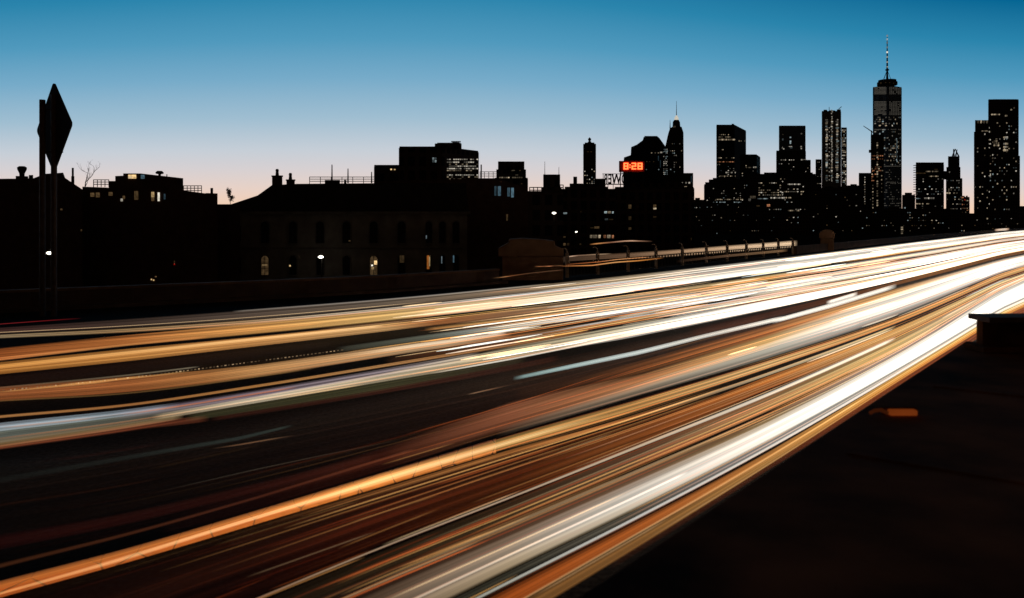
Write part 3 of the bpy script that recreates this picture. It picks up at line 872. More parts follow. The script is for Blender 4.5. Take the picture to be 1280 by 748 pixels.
T('thin gold highlight weaving along the cracked yellow lane line', [(-240, 9.74, 9.86, (0.36, 0.19, 0.06)), (0, 9.66, 9.82, (0.46, 0.26, 0.09)), (150, 9.52, 9.8, (0.62, 0.40, 0.17)), (300, 9.38, 9.68, (0.55, 0.36, 0.16)), (440, 9.3, 9.6, (0.6, 0.40, 0.18)), (620, 9.2, 9.45, (0.4, 0.25, 0.1))], z=0.09, th=0.01, raw=True, gain=1.1, fade=(14, 90))
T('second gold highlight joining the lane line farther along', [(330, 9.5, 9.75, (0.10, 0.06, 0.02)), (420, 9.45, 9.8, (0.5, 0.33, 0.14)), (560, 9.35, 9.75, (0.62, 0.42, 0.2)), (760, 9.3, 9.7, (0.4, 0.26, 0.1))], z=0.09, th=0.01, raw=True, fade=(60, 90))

# ------------------------------------------------------------------ far parapet, piers, fence
def wall_path(xs, h, th, z0=0.0, push=0.0):
    mb = MB()
    pts = [edge_at(x) for x in xs]
    vs, fs = [], []
    for i, p in enumerate(pts):
        dd = (pts[min(i + 1, len(pts) - 1)] - pts[max(i - 1, 0)]).normalized()
        nn = Vector((-dd.y, dd.x, 0))
        if nn.y < 0: nn = -nn
        a, b = p + nn * push, p + nn * (push + th)
        vs += [(a.x, a.y, z0), (b.x, b.y, z0), (b.x, b.y, z0 + h), (a.x, a.y, z0 + h)]
    for i in range(len(pts) - 1):
        for k in range(4):
            fs.append([4 * i + k, 4 * i + (k + 1) % 4, 4 * i + 4 + (k + 1) % 4, 4 * i + 4 + k])
    fs += [[3, 2, 1, 0], [4 * (len(pts) - 1) + k for k in range(4)]]
    return mb.add(vs, fs)
xsA = [-300, -200, -100, 0, 80, 160, 240, 320, 400, 480, 560, 624]
r = thing('parapet_wall', edge_at(160), 'long low brown parapet wall along the far roadside at left', 'wall')
wall_path(xsA, 0.72, 0.35).build('wall', M['concrete'], r)
wall_path(xsA, 0.10, 0.47, 0.723, -0.06).build('coping', M['sandstone'], r)
wall_path(xsA, 0.14, 0.7, 0.004, -0.72).build('kerb', M['concrete'], r)
for x in range(-60, 620, 110):
    p = edge_at(x)
    MB().box(p + Vector((0, -0.03, 0.40)), (0.42, 0.16, 0.62), math.radians(15)).build('pilaster', M['concrete'], r)

def pier(label, sil, cap, Y, depth):
    pm = px(sum(p[0] for p in sil) / len(sil), 300, Y)
    r = thing('stone_pier', (pm.x, Y, 0), label, 'stone pier', 'stone piers ending the balustrade')
    MB().sil(sil, Y, depth).build('shaft', M['sandstone'], r, bevel=0.04)
    MB().sil(cap, Y - 0.15, depth + 0.3).build('cap', M['sandstone'], r, bevel=0.05)
    return r
Yp = edge_at(664).y + 0.2
pier('wide brown stone pier with stepped cap at the fence start', [(628, 357), (704, 352), (704, 321), (628, 321)],
     [(622.5, 321), (704.5, 320.5), (704.5, 311.5), (693.5, 307), (693.5, 301.5), (678, 299.5), (652, 298), (636, 299.5), (636, 303.5), (622.5, 311)], Yp, 1.6)
Yp2 = edge_at(1034).y + 0.3
pier('small brown stone pier with rounded top beyond the fence end', [(1025.5, 318), (1042.5, 316), (1042.5, 298.2), (1025.5, 298.2)],
     [(1024, 298), (1043.5, 298), (1043.5, 292), (1041, 288.8), (1037, 287.2), (1031, 287.2), (1026.5, 288.8), (1024, 292)], Yp2, 2.0)

r = thing('steel_fence', edge_at(850), 'dark steel roadside fence with hooked posts and upright bars', 'fence')
posts = [709, 747, 785, 820, 853, 883, 909, 933, 954, 973, 991]
for i, x in enumerate(posts):
    p = edge_at(x)
    h = 1.55
    MB().box(p + Vector((0, 0, h / 2)), (0.22, 0.22, h)).tube([p + Vector((0, 0, h)), p + Vector((-0.03, 0, h + .18)), p + Vector((-0.16, -.06, h + .30)), p + Vector((-0.36, -.14, h + .28))], 0.065, 6, 0.04).build('post', M['fence_post'], r)
    if i + 1 < len(posts):
        q = edge_at(posts[i + 1])
        d = q - p
        mb = MB()
        for zz in (0.12, 0.98):
            mb.tube([p + Vector((0, 0, zz)), q + Vector((0, 0, zz))], 0.045, 5)
        nb = 9
        for k in range(1, nb):
            c = p + d * (k / nb)
            mb.tube([c + Vector((0, 0, .1)), c + Vector((0, 0, 1.02))], 0.055, 5)
        mb.build('bar_panel', M['dull'], r)
r = thing('low_wall', edge_at(1150), 'low dark wall continuing past the fence toward the skyline', 'wall')
wall_path([996, 1024, 1045, 1080, 1130, 1180, 1230, 1280, 1325], 0.9, 0.4, 0.004).build('wall', M['concrete'], r)

# traffic light on the side ramp behind the fence
RG = 'headlight trails on the side ramp'
def ramp_trail(label, pts, hw, cols, z=0.8, fade=(8, 8)):
    global gy
    keep = gy
    def f(v, x):
        for (xa, ya), (xb, yb) in zip(pts, pts[1:]):
            if xa <= x <= xb:
                return ya + (yb - ya) * (x - xa) / (xb - xa) + v
        return pts[-1][1] + v if x > pts[-1][0] else pts[0][1] + v
    gy = f
    o = make_trail([(x, -hw, hw, S(*c)) for x, c in cols], z=z, th=0.03, step=8, fade=fade, upright=True, hard=True)
    gy = keep
    return tag(o, label, 'light trail', RG)
ramp_trail('cream band of light seen behind the steel fence bars', [(700, 325), (800, 319.5), (853, 316), (909, 311.5), (960, 307.8), (996, 305)], 4.6, [(700, (60, 46, 36)), (780, (104, 78, 58)), (850, (176, 140, 108)), (910, (216, 178, 140)), (960, (244, 208, 168)), (990, (250, 214, 172)), (997, (120, 90, 60))])
ramp_trail('short warm cluster of headlights at the far end of the road', [(1243, 288), (1262, 286.6)], 1.6, [(1243, (150, 90, 50)), (1248, (255, 220, 190)), (1256, (255, 230, 205)), (1262, (200, 130, 80))], z=1.2, fade=(2, 2))
ramp_trail('warm lower glimmer behind the fence bars near its far end', [(845, 327), (909, 320), (960, 315.4), (996, 312)], 1.8, [(845, (30, 20, 14)), (880, (66, 46, 32)), (910, (100, 74, 54)), (985, (130, 100, 70))])
ramp_trail('wavy orange headlight line low behind the fence start', [(700, 333), (740, 332), (770, 328), (800, 326), (830, 322.5)], 0.8, [(700, (90, 50, 26)), (735, (235, 150, 84)), (770, (250, 180, 110)), (800, (236, 150, 70)), (830, (120, 70, 36))], z=0.9)
ramp_trail('second orange headlight line a little above the wavy one', [(706, 331), (750, 327.5), (772, 324.5), (812, 321.5)], 0.55, [(706, (120, 66, 36)), (750, (210, 120, 66)), (772, (240, 170, 110)), (812, (220, 140, 80))], z=0.95)
ramp_trail('short bowed pinkish streak floating above the fence start', [(737, 305.8), (748, 304.6), (770, 302.6), (785, 301.2), (795, 301.4), (816, 302)], 0.9, [(737, (220, 140, 70)), (748, (220, 150, 90)), (762, (140, 90, 66)), (790, (236, 186, 150)), (800, (150, 110, 86)), (816, (20, 12, 8))], z=1.6)
ramp_trail('long faint line crossing in front of the wide stone pier', [(615, 348), (628, 346.8), (660, 342), (684, 339.5), (705, 337.5)], 0.55, [(615, (70, 44, 28)), (622, (60, 40, 28)), (629, (240, 170, 110)), (634, (140, 84, 48)), (660, (90, 62, 42)), (705, (120, 84, 60))], z=1.0, fade=(3, 6))
ramp_trail('small pair of sparks beside the pier on the ramp', [(668, 333.5), (686, 333), (705, 332)], 0.6, [(668, (170, 110, 66)), (672, (190, 120, 70)), (678, (50, 30, 20)), (686, (220, 140, 90)), (692, (60, 40, 26)), (705, (150, 100, 66))], z=1.0, fade=(2, 3))
ramp_trail('pale line over the top of the fence panel at its start', [(706, 321.8), (720, 319.8), (740, 318.6), (765, 317.4)], 0.8, [(706, (150, 116, 90)), (714, (220, 180, 150)), (724, (120, 90, 70)), (750, (170, 140, 110)), (765, (120, 100, 80))], z=1.0)

# ------------------------------------------------------------------ dark walkway beside the camera
DZ = 2.2
def strip(t0, t1, s0, s1, z0, z1):
    return [st(s0, t0, z0), st(s1, t0, z0), st(s1, t1, z0), st(s0, t1, z0), st(s0, t0, z1), st(s1, t0, z1), st(s1, t1, z1), st(s0, t1, z1)]
BOX = [[0, 3, 2, 1], [4, 5, 6, 7], [0, 1, 5, 4], [1, 2, 6, 5], [2, 3, 7, 6], [3, 0, 4, 7]]
r = thing('steel_walkway', st(6, -0.2, 0), 'dark riveted steel walkway deck filling the lower right corner', 'walkway')
MB().add(strip(-1.43, 1.6, -2.0, 9.4, DZ - 0.012, DZ), BOX).build('deck_plate', M['steel'], r)
MB().add(strip(-1.39, -1.19, -2.0, 9.4, DZ - 0.5, DZ - 0.014), BOX).build('edge_girder', M['steel'], r)
for s in (2.2, 4.4, 6.6, 8.8):
    MB().add(strip(-1.22, 1.5, s, s + 0.09, DZ + 0.001, DZ + 0.008), BOX).build('seam_strap', M['steel'], r)
for s in (0.5, 4.0, 7.5):
    MB().add(strip(-0.9, -0.6, s, s + 0.3, 0.0, DZ - 0.52), BOX).build('support_post', M['steel'], r)
# girder end lying across the walkway at the right edge
c = on_plane(1228, 442, DZ)
r = thing('girder', (c.x, c.y, DZ), 'dark steel cross girder with a top flange tinted as if lit pink at right edge', 'girder')
MB().box((c.x + 0.75, c.y + 0.15, DZ + 0.03), (1.5, 0.34, 0.05)).build('bottom_flange', M['steel'], r, bevel=0.006)
MB().box((c.x + 0.78, c.y + 0.15, DZ + 0.17), (1.44, 0.10, 0.226)).build('web', M['steel'], r)
MB().box((c.x + 0.80, c.y + 0.15, DZ + 0.31), (1.5, 0.36, 0.05)).build('top_flange', M['flange'], r, bevel=0.008)
# bracket on the plate: the amber light on it is added as its own glow
c = on_plane(1128, 520, DZ)
amber = emis('bracket_glow', (0.46, 0.085, 0.014), 0.75, 0.5)
hook_glow = emis('hook_glow', (0.045, 0.009, 0.002), 0.9, 0.2)
r = thing('glow_bracket', (c.x, c.y, DZ), 'orange bracket bar with added glow low on the dark walkway deck', 'bracket')
MB().box((c.x, c.y, DZ + 0.022), (0.17, 0.05, 0.034)).build('glow_bar', amber, r, bevel=0.007)
MB().box((c.x, c.y + 0.045, DZ + 0.024), (0.22, 0.04, 0.046)).build('housing', M['steel'], r, bevel=0.008)  # dark bracket body behind the bar
MB().tube([(c.x - 0.09, c.y, DZ + .016), (c.x - 0.13, c.y + .01, DZ + .034), (c.x - 0.17, c.y + .01, DZ + .03), (c.x - 0.2, c.y + .01, DZ + .014)], 0.012, 8).build('bracket_hook', hook_glow, r)

# ------------------------------------------------------------------ road sign at the left
Ys = 30.0
r = thing('road_sign', px(67, 280, Ys) * 1.0, 'tall dark diamond road sign on twin posts seen from behind', 'road sign')
r.location = (px(67, 280, Ys).x, Ys, 0.0)
a = px(67, 105, Ys); b = px(67, 214, Ys)
cz, hz = (a.z + b.z) / 2, (a.z - b.z) / 2
ang = math.radians(-41)
def diamond(cx, cyy, cz, hr, ang, tz=0.03, k=0.12):
    pts = []
    for i in range(4):
        t0 = math.pi / 2 * i
        c0 = Vector((math.cos(t0), math.sin(t0)))
        c1 = Vector((math.cos(t0 + math.pi / 2), math.sin(t0 + math.pi / 2)))
        cm = Vector((math.cos(t0 - math.pi / 2), math.sin(t0 - math.pi / 2)))
        for q in (c0.lerp(cm, k), c0.lerp(cm, k * .4) * .985, c0.lerp(c1, k * .4) * .985, c0.lerp(c1, k)):
            pts.append(q * hr)
    d = Vector((math.cos(ang), math.sin(ang), 0)); nn = Vector((-d.y, d.x, 0)) * tz
    base = Vector((cx, cyy, cz))
    vs = [base + d * p.x + Vector((0, 0, p.y)) - nn for p in pts] + [base + d * p.x + Vector((0, 0, p.y)) + nn for p in pts]
    m = len(pts)
    return vs, [[i, (i + 1) % m, m + (i + 1) % m, m + i] for i in range(m)] + [list(range(m))[::-1], list(range(m, 2 * m))]
vs_, fs_ = diamond(a.x + 0.02, Ys, cz, hz * 1.04, ang, k=0.05)
MB().add(vs_, fs_).build('sign_panel', M['signback'], r)
for xx, yt, nm in ((67.5, 118, 0), (53, 125, 1)):
    q = px(xx, yt, Ys - 0.16)
    MB().tube([(q.x, q.y, 0), (q.x, q.y, q.z)], 0.105, 10).build('post', M['pole'], r)
for yy in (137, 190):
    q0, q1 = px(51, yy, Ys - 0.16), px(78, yy, Ys - 0.10)
    MB().box(((q0.x + q1.x) / 2, Ys - 0.07, q0.z), (q1.x - q0.x, 0.05, 0.05)).build('crossbar', M['pole'], r)
for yy in (154, 185):
    q = px(75, yy, Ys - 0.1)
    MB().box((q.x, Ys - 0.10, q.z), (0.16, 0.05, 0.05)).build('clamp', M['pole'], r)

# ------------------------------------------------------------------ near row of buildings behind the roadway
NG = 'old buildings behind the roadway'
def house(name, label, cat, sil, Y, depth, m='brick', roof=None):
    xs = [p[0] for p in sil]
    c = px(sum(xs) / len(xs), 280, Y)
    r = thing(name, (c.x, Y, GZ), label, cat, NG)
    yb = HZ + (CAMZ - GZ) * F / Y
    s = [(sil[0][0], yb)] + list(sil) + [(sil[-1][0], yb)]
    MB().sil(s, Y, depth).build('wall', M[m], r)
    return r
def boxpart(r, name, x0, x1, y0, y1, Y, d, m='dull'):
    return MB().sil([(x0, y0), (x1, y0), (x1, y1), (x0, y1)], Y, d).build(name, M[m], r)
def railing(r, x0, x1, y0, y1, Y, npost=6, nrail=3, th=0.05):
    mb = MB()
    for i in range(nrail):
        yy = y0 + (y1 - y0) * i / nrail
        mb.tube([px(x0, yy, Y), px(x1, yy, Y)], th, 5)
    for i in range(npost + 1):
        xx = x0 + (x1 - x0) * i / npost
        mb.tube([px(xx, y0 - .4, Y), px(xx, y1 + .5, Y)], th, 5)
    return mb.build('roof_railing', M['dull'], r)

# leftmost gabled house
Y1 = 95
r = house('gabled_house', 'leftmost dark house with a sloping gable behind the diamond sign', 'house',
          [(-120, 226), (-60, 224), (20, 223.5), (42, 223), (56, 217.5), (79, 216), (79, 221), (103, 237)], Y1, 16)
p = px(27.5, 222, Y1 + 3)
o = MB().lathe(p, [(0.34, -0.3), (0.26, 0.1), (0.30, 0.5), (0.5, 0.95), (0.52, 1.2), (0.3, 1.35)], 12).build('chimney', M['dull'], r)
MB().box(p + Vector((0, 0, -0.1)), (0.95, 0.95, 0.5)).build('chimney_base', M['brick'], r)
boxpart(r, 'roof_vent', 36, 41.5, 219, 224, Y1 + 4, 0.6)
o = boxpart(r, 'chimney', 89, 93, 220.5, 232, Y1 + 2, 0.8, 'brick')
q = px(91, 221, Y1 + 2.4)
MB().tube([q, q + Vector((0, 0, 1.05))], 0.12, 8).build('flue', M['dull'], r)
windows(r, [(-120, Y1), (103, Y1)], [(77, 262, 2, 2, 'dim'), (106 - 4, 288, 1.2, 2.5, 'dim')])

# flat block with a penthouse
Y2 = 100
r = house('flat_block', 'flat roofed block with a lit penthouse, roof railings and round vent', 'apartment block', [(103, 233.5), (229, 238.2), (257, 242), (257, 241.5), (272, 242)], Y2, 18)
MB().sil([(136, 239), (136, 226.5), (144, 226.5), (144, 220.2), (154, 219.8), (154, 217), (176, 217), (229, 223), (229, 239)], Y2 + 0.6, 14).build('penthouse', M['brick'], r)
railing(r, 117, 136, 225, 233.5, Y2 + 1.5, 4)
railing(r, 229.5, 252, 232.5, 241.5, Y2 + 3, 5)
p = px(199.5, 221, Y2 + 6)
MB().lathe(p, [(0.16, -0.3), (0.16, 0.3), (0.48, 0.38), (0.5, 0.55), (0.3, 0.74)], 14).build('roof_vent', M['dull'], r)
boxpart(r, 'chimney', 263, 266.4, 235.2, 242, Y2 + 3, 0.5, 'brick')
boxpart(r, 'roof_vent', 208, 209.2, 218, 221.5, Y2 + 8, 0.2)
windows(r, [(103, Y2), (272, Y2)], [(115.7, 243.7, 4.4, 5, 'dim'), (122.5, 243.9, 4.4, 6, 'dim'), (138.5, 242.6, 4.5, 4.5, 'dim'), (152.4, 250.2, 2.4, 3.4, 'white'), (155, 247, 2.6, 4, 'dim'), (170.5, 244.5, 4.5, 11, 'dim'),
    (191.2, 243.5, 3.4, 6.8, 'warm'), (191.2, 249.5, 3.2, 4, 'dim'), (198.6, 246.2, 2.2, 10.8, 'white'), (206, 246, 1.8, 7, 'blue'), (189.5, 349.5, 1.2, 1.6, 'warm'), (192.2, 350.4, 1.4, 1.6, 'warm'), (195, 346, 1.8, 1.4, 'dim'), (218.2, 330.6, 1.3, 1.5, 'red'), (218.2, 327.5, 1, 2.6, 'dim')])
windows(r, [(136, Y2 + 0.6), (229, Y2 + 0.6)], [(165.5, 221, 9.5, 4.8, 'warm'), (163.0, 222, 4.2, 2.6, 'white'), (178.6, 221.2, 4.2, 5, 'blue')])

# low link building with the roof tree
Y3 = 104
r = house('link_building', 'low dark link building under a small bushy roof tree', 'building', [(266, 255.5), (300, 255.5)], Y3, 12)
# institution with arched windows
Y4 = 110
yb = HZ + (CAMZ - GZ) * F / Y4
r = thing('arcaded_hall', (px(420, 280, Y4).x, Y4, GZ), 'long pale stone hall with two rows of arched windows behind the parapet', 'hall', NG)
MB().sil([(256, yb), (256, 268), (584, 268), (584, yb)], Y4, 24).build('wall', M['stone_pale'], r)
MB().sil([(252, 268), (252, 264.6), (588, 264.6), (588, 268)], Y4 - 0.5, 25).build('cornice', M['stone_trim'], r)
MB().sil([(256, 311.8), (256, 309.6), (584, 309.6), (584, 311.8)], Y4 - 0.18, 0.17).build('string_course', M['stone_trim'], r)
MB().sil([(256, 356), (256, 350), (584, 350), (584, 356)], Y4 - 0.25, 0.24).build('plinth', M['stone_trim'], r)
MB().sil([(258, 264.5), (283, 257.5), (322, 244.5), (340, 231.5), (372, 230), (470, 229.2), (582, 229.2), (586, 264.5)], Y4 + 1.0, 20).build('roof', M['slate'], r)
for (x0, x1, yt, yb_, fx, fy) in ((340, 353, 220.5, 245, 346.5, 211.5), (358, 368.5, 225.5, 242, 363, 218)):
    ch = boxpart(r, 'chimney', x0, x1, yt, yb_, Y4 + 3, 1.6, 'brick')
    boxpart(r, 'chimney_cap', x0 - .8, x1 + .8, yt - 1, yt, Y4 + 2.9, 1.8, 'brick').parent = ch
    q = px(fx, yt - 1, Y4 + 3.8)
    MB().lathe(q, [(0.26, 0), (0.2, 0.5), (0.24, 0.72), (0.16, 0.9)], 10).build('flue', M['dull'], ch)
railing(r, 353, 358, 233, 241, Y4 + 4, 1)
railing(r, 387, 468, 221.5, 229.5, Y4 + 5, 6)
boxpart(r, 'roof_hatch', 406, 425, 225.2, 230, Y4 + 4, 2.0)
boxpart(r, 'roof_vent', 430, 433, 225, 230, Y4 + 5, 0.4)
for (x, y0, y1) in ((415, 206, 226), (435, 211, 229), (464.5, 215, 229)):
    MB().tube([px(x, y1, Y4 + 6), px(x, y0 + (y1 - y0) * .6, Y4 + 6), px(x, y0, Y4 + 6)], 0.12, 6, 0.07).build('antenna', M['dull'], r)
def arch_window(r, x, y0, y1, w, Y, lit=None):
    a = [(x - w / 2, y1), (x - w / 2, y0 + w * .5)]
    a += [(x - w / 2 * math.cos(math.pi * i / 8), y0 + w * .5 - w * .5 * math.sin(math.pi * i / 8)) for i in range(1, 8)]
    a += [(x + w / 2, y0 + w * .5), (x + w / 2, y1)]
    g = MB().sil(a, Y - 0.05, 0.12).build('window', M[lit] if lit else M['glass'], r)
    mb = MB()
    k = 1.22
    o = [(x + (p[0] - x) * k, y1 + (p[1] - y1) * 1.06) for p in a]
    n_ = len(a)
    A = [px(p[0], p[1], Y - 0.16) for p in a]
    B = [px(p[0], p[1], Y - 0.16) for p in o]
    A2 = [p + Vector((0, .14, 0)) for p in A]
    B2 = [p + Vector((0, .14, 0)) for p in B]
    fs = []
    for i in range(n_ - 1):
        fs += [[i, i + 1, n_ + i + 1, n_ + i], [n_ + i, n_ + i + 1, 3 * n_ + i + 1, 3 * n_ + i], [i, 2 * n_ + i, 2 * n_ + i + 1, i + 1]]
    mb.add(A + B + A2 + B2, fs)
    mb.build('surround', M['stone_trim'], g)
    mb = MB()
    mb.sil([(x - w * .55, y1 + 1.4), (x - w * .55, y1), (x + w * .55, y1), (x + w * .55, y1 + 1.4)], Y - 0.3, 0.29)
    mb.build('sill', M['stone_trim'], g)
    mb = MB()
    for yy in (y0 + (y1 - y0) * .38, y0 + (y1 - y0) * .64):
        mb.tube([px(x - w / 2, yy, Y - 0.1), px(x + w / 2, yy, Y - 0.1)], 0.035, 4)
    mb.tube([px(x, y0, Y - 0.1), px(x, y1, Y - 0.1)], 0.035, 4)
    mb.build('glazing_bars', M['dull'], g)
for x in (331, 366, 400, 433, 467, 502):
    arch_window(r, x, 277, 304, 10, Y4)
    arch_window(r, x, 320, 344, 9, Y4, {331: 'dim', 467: 'dim'}.get(x))
for x in (536, 553, 570):
    arch_window(r, x, 277, 304, 8, Y4)
    arch_window(r, x, 319, 344, 7, Y4)
for x in (272, 297):
    boxpart(r, 'window', x - 4, x + 4, 283, 302, Y4 - 0.06, 0.1, 'glass')
    boxpart(r, 'window', x - 4, x + 4, 321, 341, Y4 - 0.06, 0.1, 'glass')
windows(r, [(256, Y4 - 0.12), (584, Y4 - 0.12)], [(535.2, 328, 3, 17, 'orange'), (536.9, 327, 1.5, 12, 'warm'), (469.5, 328.5, 3.6, 5, 'warm'), (465.2, 332, 2.2, 2, 'white'), (466, 335.5, 3, 3, 'warm'), (552.2, 325, 1.2, 9, 'cool'), (567, 324, 1.6, 9, 'blue'), (362.6, 332.5, 1.6, 2, 'warm'),
    (437, 301.3, 2, 1.4, 'dim'), (533, 296.5, 1.2, 4, 'cool'), (331, 331.5, 6, .8, 'warm'), (502.5, 324, 5.5, 9, 'dim')])

# brick tenement between hall and office block
Y5 = 128
r = house('brick_tenement', 'long brick tenement with blue and amber lit windows under rooftop rails', 'tenement', [(470, 229), (470, 227), (598, 223), (622, 223), (660, 236)], Y5, 22)
railing(r, 600, 622, 215, 223, Y5 + 3, 4)
MB().tube([px(601.5, 224, Y5 + 2), px(601.5, 206, Y5 + 2)], 0.12, 6).build('antenna', M['dull'], r)
W5 = [(497.4, 240.2, 2, 8.5, 'orange'), (494, 237.2, 5.5, 2.6, 'dim'), (524, 238, 1.7, 9, 'warm'), (527.8, 235.2, 4.2, 3.4, 'dim'), (524.7, 246.5, 1.2, 5.5, 'warm'), (547.3, 234.5, 6.2, 4, 'warm'), (547.3, 239.8, 6, 5.4, 'warm'), (515.5, 235.3, 5, 1, 'dim'),
      (619.2, 238.8, 2.6, 12, 'blue'), (624.2, 239, 3.8, 12, 'blue'), (635.8, 240.3, 3.4, 11, 'blue'), (640.6, 241, 3.4, 12, 'blue'), (487, 238.8, 6, 1, 'dim'), (633.8, 272, 2.2, 8, 'dim')]
windows(r, [(470, Y5), (660, Y5)], W5)
# grey annex block
r = tower('dark annex block with a boxed rooftop left of the office block', [(467.5, 150), (500, 150)], 208.5, 14, 'fac_brick', [(481, 493, 206.7, 4, 5)], [(489, 212, 2, 1.6, 'warm'), (493.4, 212.2, 2, 1.5, 'warm'), (490, 262, 1, 1, 'dim')], 'annex_block', 'building', group=NG)
# office block on its corner
W6 = []
for y_, p_ in ((199.5, .75), (203, .8), (205.6, .45), (208, .7), (211, .8), (213.4, .5), (219, .7), (221.5, .5), (224, .3)):
    W6 += row(559.5, 596.5, y_, 2.6, 'white' if p_ > .6 else 'warm', 1.5, 1.35, p_, int(y_))
W6 += [(541.6, 198.5, 2.4, 2.7, 'cool'), (544.5, 198.5, 2.0, 2.7, 'cool'), (541.6, 201.8, 2.4, 2.7, 'cool'), (544.5, 201.8, 2.0, 2.7, 'cool')]
r = tower('broad corner office block with rows of small lit windows on its right face', [(498.5, 190), (553, 190), (598.5, 201.8)], 185.2, 20, 'fac_brick', [(543.5, 577, 179.6, 3, 7), (546.5, 566, 178.6, 4, 5)], W6, 'office_block', 'office block', group=NG)
mb = MB()
for i in range(6):
    xx = 565 + i * 2
    mb.tube([px(xx, 186, 196), px(xx, 176.5, 196)], 0.09, 5)
for yy in (177, 179.5, 182):
    mb.tube([px(564, yy, 196), px(576, yy, 196)], 0.09, 5)
mb.box(px(570, 181, 197), (1.6, 1.2, 1.2))
mb.build('cooling_rack', M['dull'], r)
# stepped block
r = tower('squat stepped block with one lit row, right of the office block', [(618, 260), (660, 260)], 224, 26, 'fac_stone', [(620.4, 657.5, 212, 3, 20), (622.5, 655.5, 202, 5, 16)],
          row(625, 652, 222.2, 2.7, 'warm', 2.1, 1.4, .85, 3) + [(641.5, 213.4, 4, .9, 'warm'), (650, 213.4, 2, .9, 'dim'), (646, 219, 3.6, .8, 'warm'), (652, 230, 2, 1, 'dim')], 'stepped_block', 'building', group=NG)
# bulkhead building
r = tower('plain dark bulkhead block carrying two thin whip antennas', [(652, 170), (704, 170)], 241, 22, 'fac_brick', [(677.5, 702, 234, 2, 9), (679, 700.2, 218.3, 3, 8)], (), 'bulkhead_block', 'building', group=NG)
for (x, y0, y1) in ((681, 202, 219), (698.6, 209, 219)):
    MB().tube([px(x, y1, 175), px(x, y0, 175)], 0.07, 5, 0.04).build('antenna', M['dull'], r)
railing(r, 662, 677, 234.5, 241.5, 171, 3, 2, .1)
railing(r, 700, 704, 231.5, 238, 172, 1, 2, .1)
# factory with stepped roof
W10 = [(706.5, 266.8, 4.6, 2, 'cool'), (700, 265.5, 3, 1.6, 'dim'), (757, 265.6, 3.4, 2.6, 'cool'), (761.6, 265.6, 4, 2.6, 'warm'), (766, 265.8, 2, 2.6, 'cool'), (758, 274.4, 4, 2, 'cool'), (764, 274.6, 5, 1.6, 'dim'), (740, 285, 4, 1.6, 'dim'), (746, 284.6, 6, 2.6, 'dim'),
       (739, 295.8, 3, 3.8, 'warm'), (744, 295.8, 5.2, 4, 'warm'), (749.4, 295.8, 2.6, 3.8, 'warm'), (756, 295.8, 3.2, 3.8, 'orange'), (761, 295.8, 4.2, 4, 'warm'), (766, 296, 2.4, 3.8, 'orange'), (705, 296.5, 4, 2, 'dim'), (700.4, 305.6, 3, 3.2, 'warm'), (705, 305.6, 4, 3, 'dim'), (710, 305.6, 3, 3, 'dim'), (702.5, 287, 1.4, 2.4, 'dim'), (726, 265, 1.4, 1.4, 'dim'), (725.5, 305.5, 2, 2, 'dim')]
r = tower('factory block with a stepped roof and scattered lit strip windows', [(701, 220), (770, 220)], 238, 30, 'fac_brick', [(706, 760, 233.6, 2, 20), (712, 752, 229.6, 4, 16), (716.6, 721.4, 221, 6, 5), (743, 757, 223.5, 8, 10)], W10, 'factory_block', 'factory', group=NG)
# dark bulk carrying the clock
YC = 240
r = tower('big dark block carrying the red clock and rooftop letters', [(768, YC), (868, YC)], 235.5, 40, 'fac_brick', [(783, 850, 229.2, 12, 20)], [(787.4, 258.5, 3.6, 5, 'dim'), (787.4, 273, 3.4, 4.6, 'dim'), (787.4, 286, 3.4, 3, 'dim'), (818.4, 257.8, 3.6, 3.6, 'dim'), (818.6, 261, 3.6, 2, 'warm'), (818.4, 271.4, 4, 1.6, 'dim'), (864, 299, 1, 3, 'dim')], 'clock_block', 'building', group=NG)

# rooftop letters, seen from behind
def text_mesh(body, name, size, depth, m, parent, loc, rz):
    cu = bpy.data.curves.new(name, 'FONT')
    cu.body = body
    cu.size = size
    cu.extrude = depth
    cu.align_x = 'CENTER'
    cu.offset = 0.022 * size
    to = bpy.data.objects.new(name, cu)
    C.objects.link(to)
    bpy.context.view_layer.update()
    me = bpy.data.meshes.new_from_object(to.evaluated_get(bpy.context.evaluated_depsgraph_get()))
    bpy.data.objects.remove(to)
    me.materials.clear()
    me.materials.append(m)
    o = bpy.data.objects.new(name, me)
    C.objects.link(o)
    o.parent = parent
    o.location = Vector(loc) - root_pos(parent)
    o.rotation_euler = (math.radians(90), 0, rz)
    return o
p = px(769.5, 230, YC - 2)
r = thing('letter_sign', p, 'open rooftop letters TOWER seen reversed from behind below the clock', 'rooftop sign')
for ch, xx in zip('REWO', (757.0, 762.6, 770.6, 780.4)):
    q = px(xx, 229.6, YC - 2)
    text_mesh(ch, 'letter', 4.0, 0.12, M['dull'], r, q, math.pi).scale = ({'R': .46, 'E': .5, 'W': .66, 'O': .5}[ch], 1, 1)
mb = MB()
mb.tube([px(753, 230.6, YC - 1.6), px(787, 230.6, YC - 1.6)], 0.16, 5)
mb.tube([px(753, 217.6, YC - 1.6), px(787, 217.6, YC - 1.6)], 0.09, 5)
for xx in (754, 760, 766.5, 775.5, 786):
    mb.tube([px(xx, 236.5, YC - 1.6), px(xx, 217.4, YC - 1.6)], 0.09, 5)
mb.build('frame', M['dull'], r)
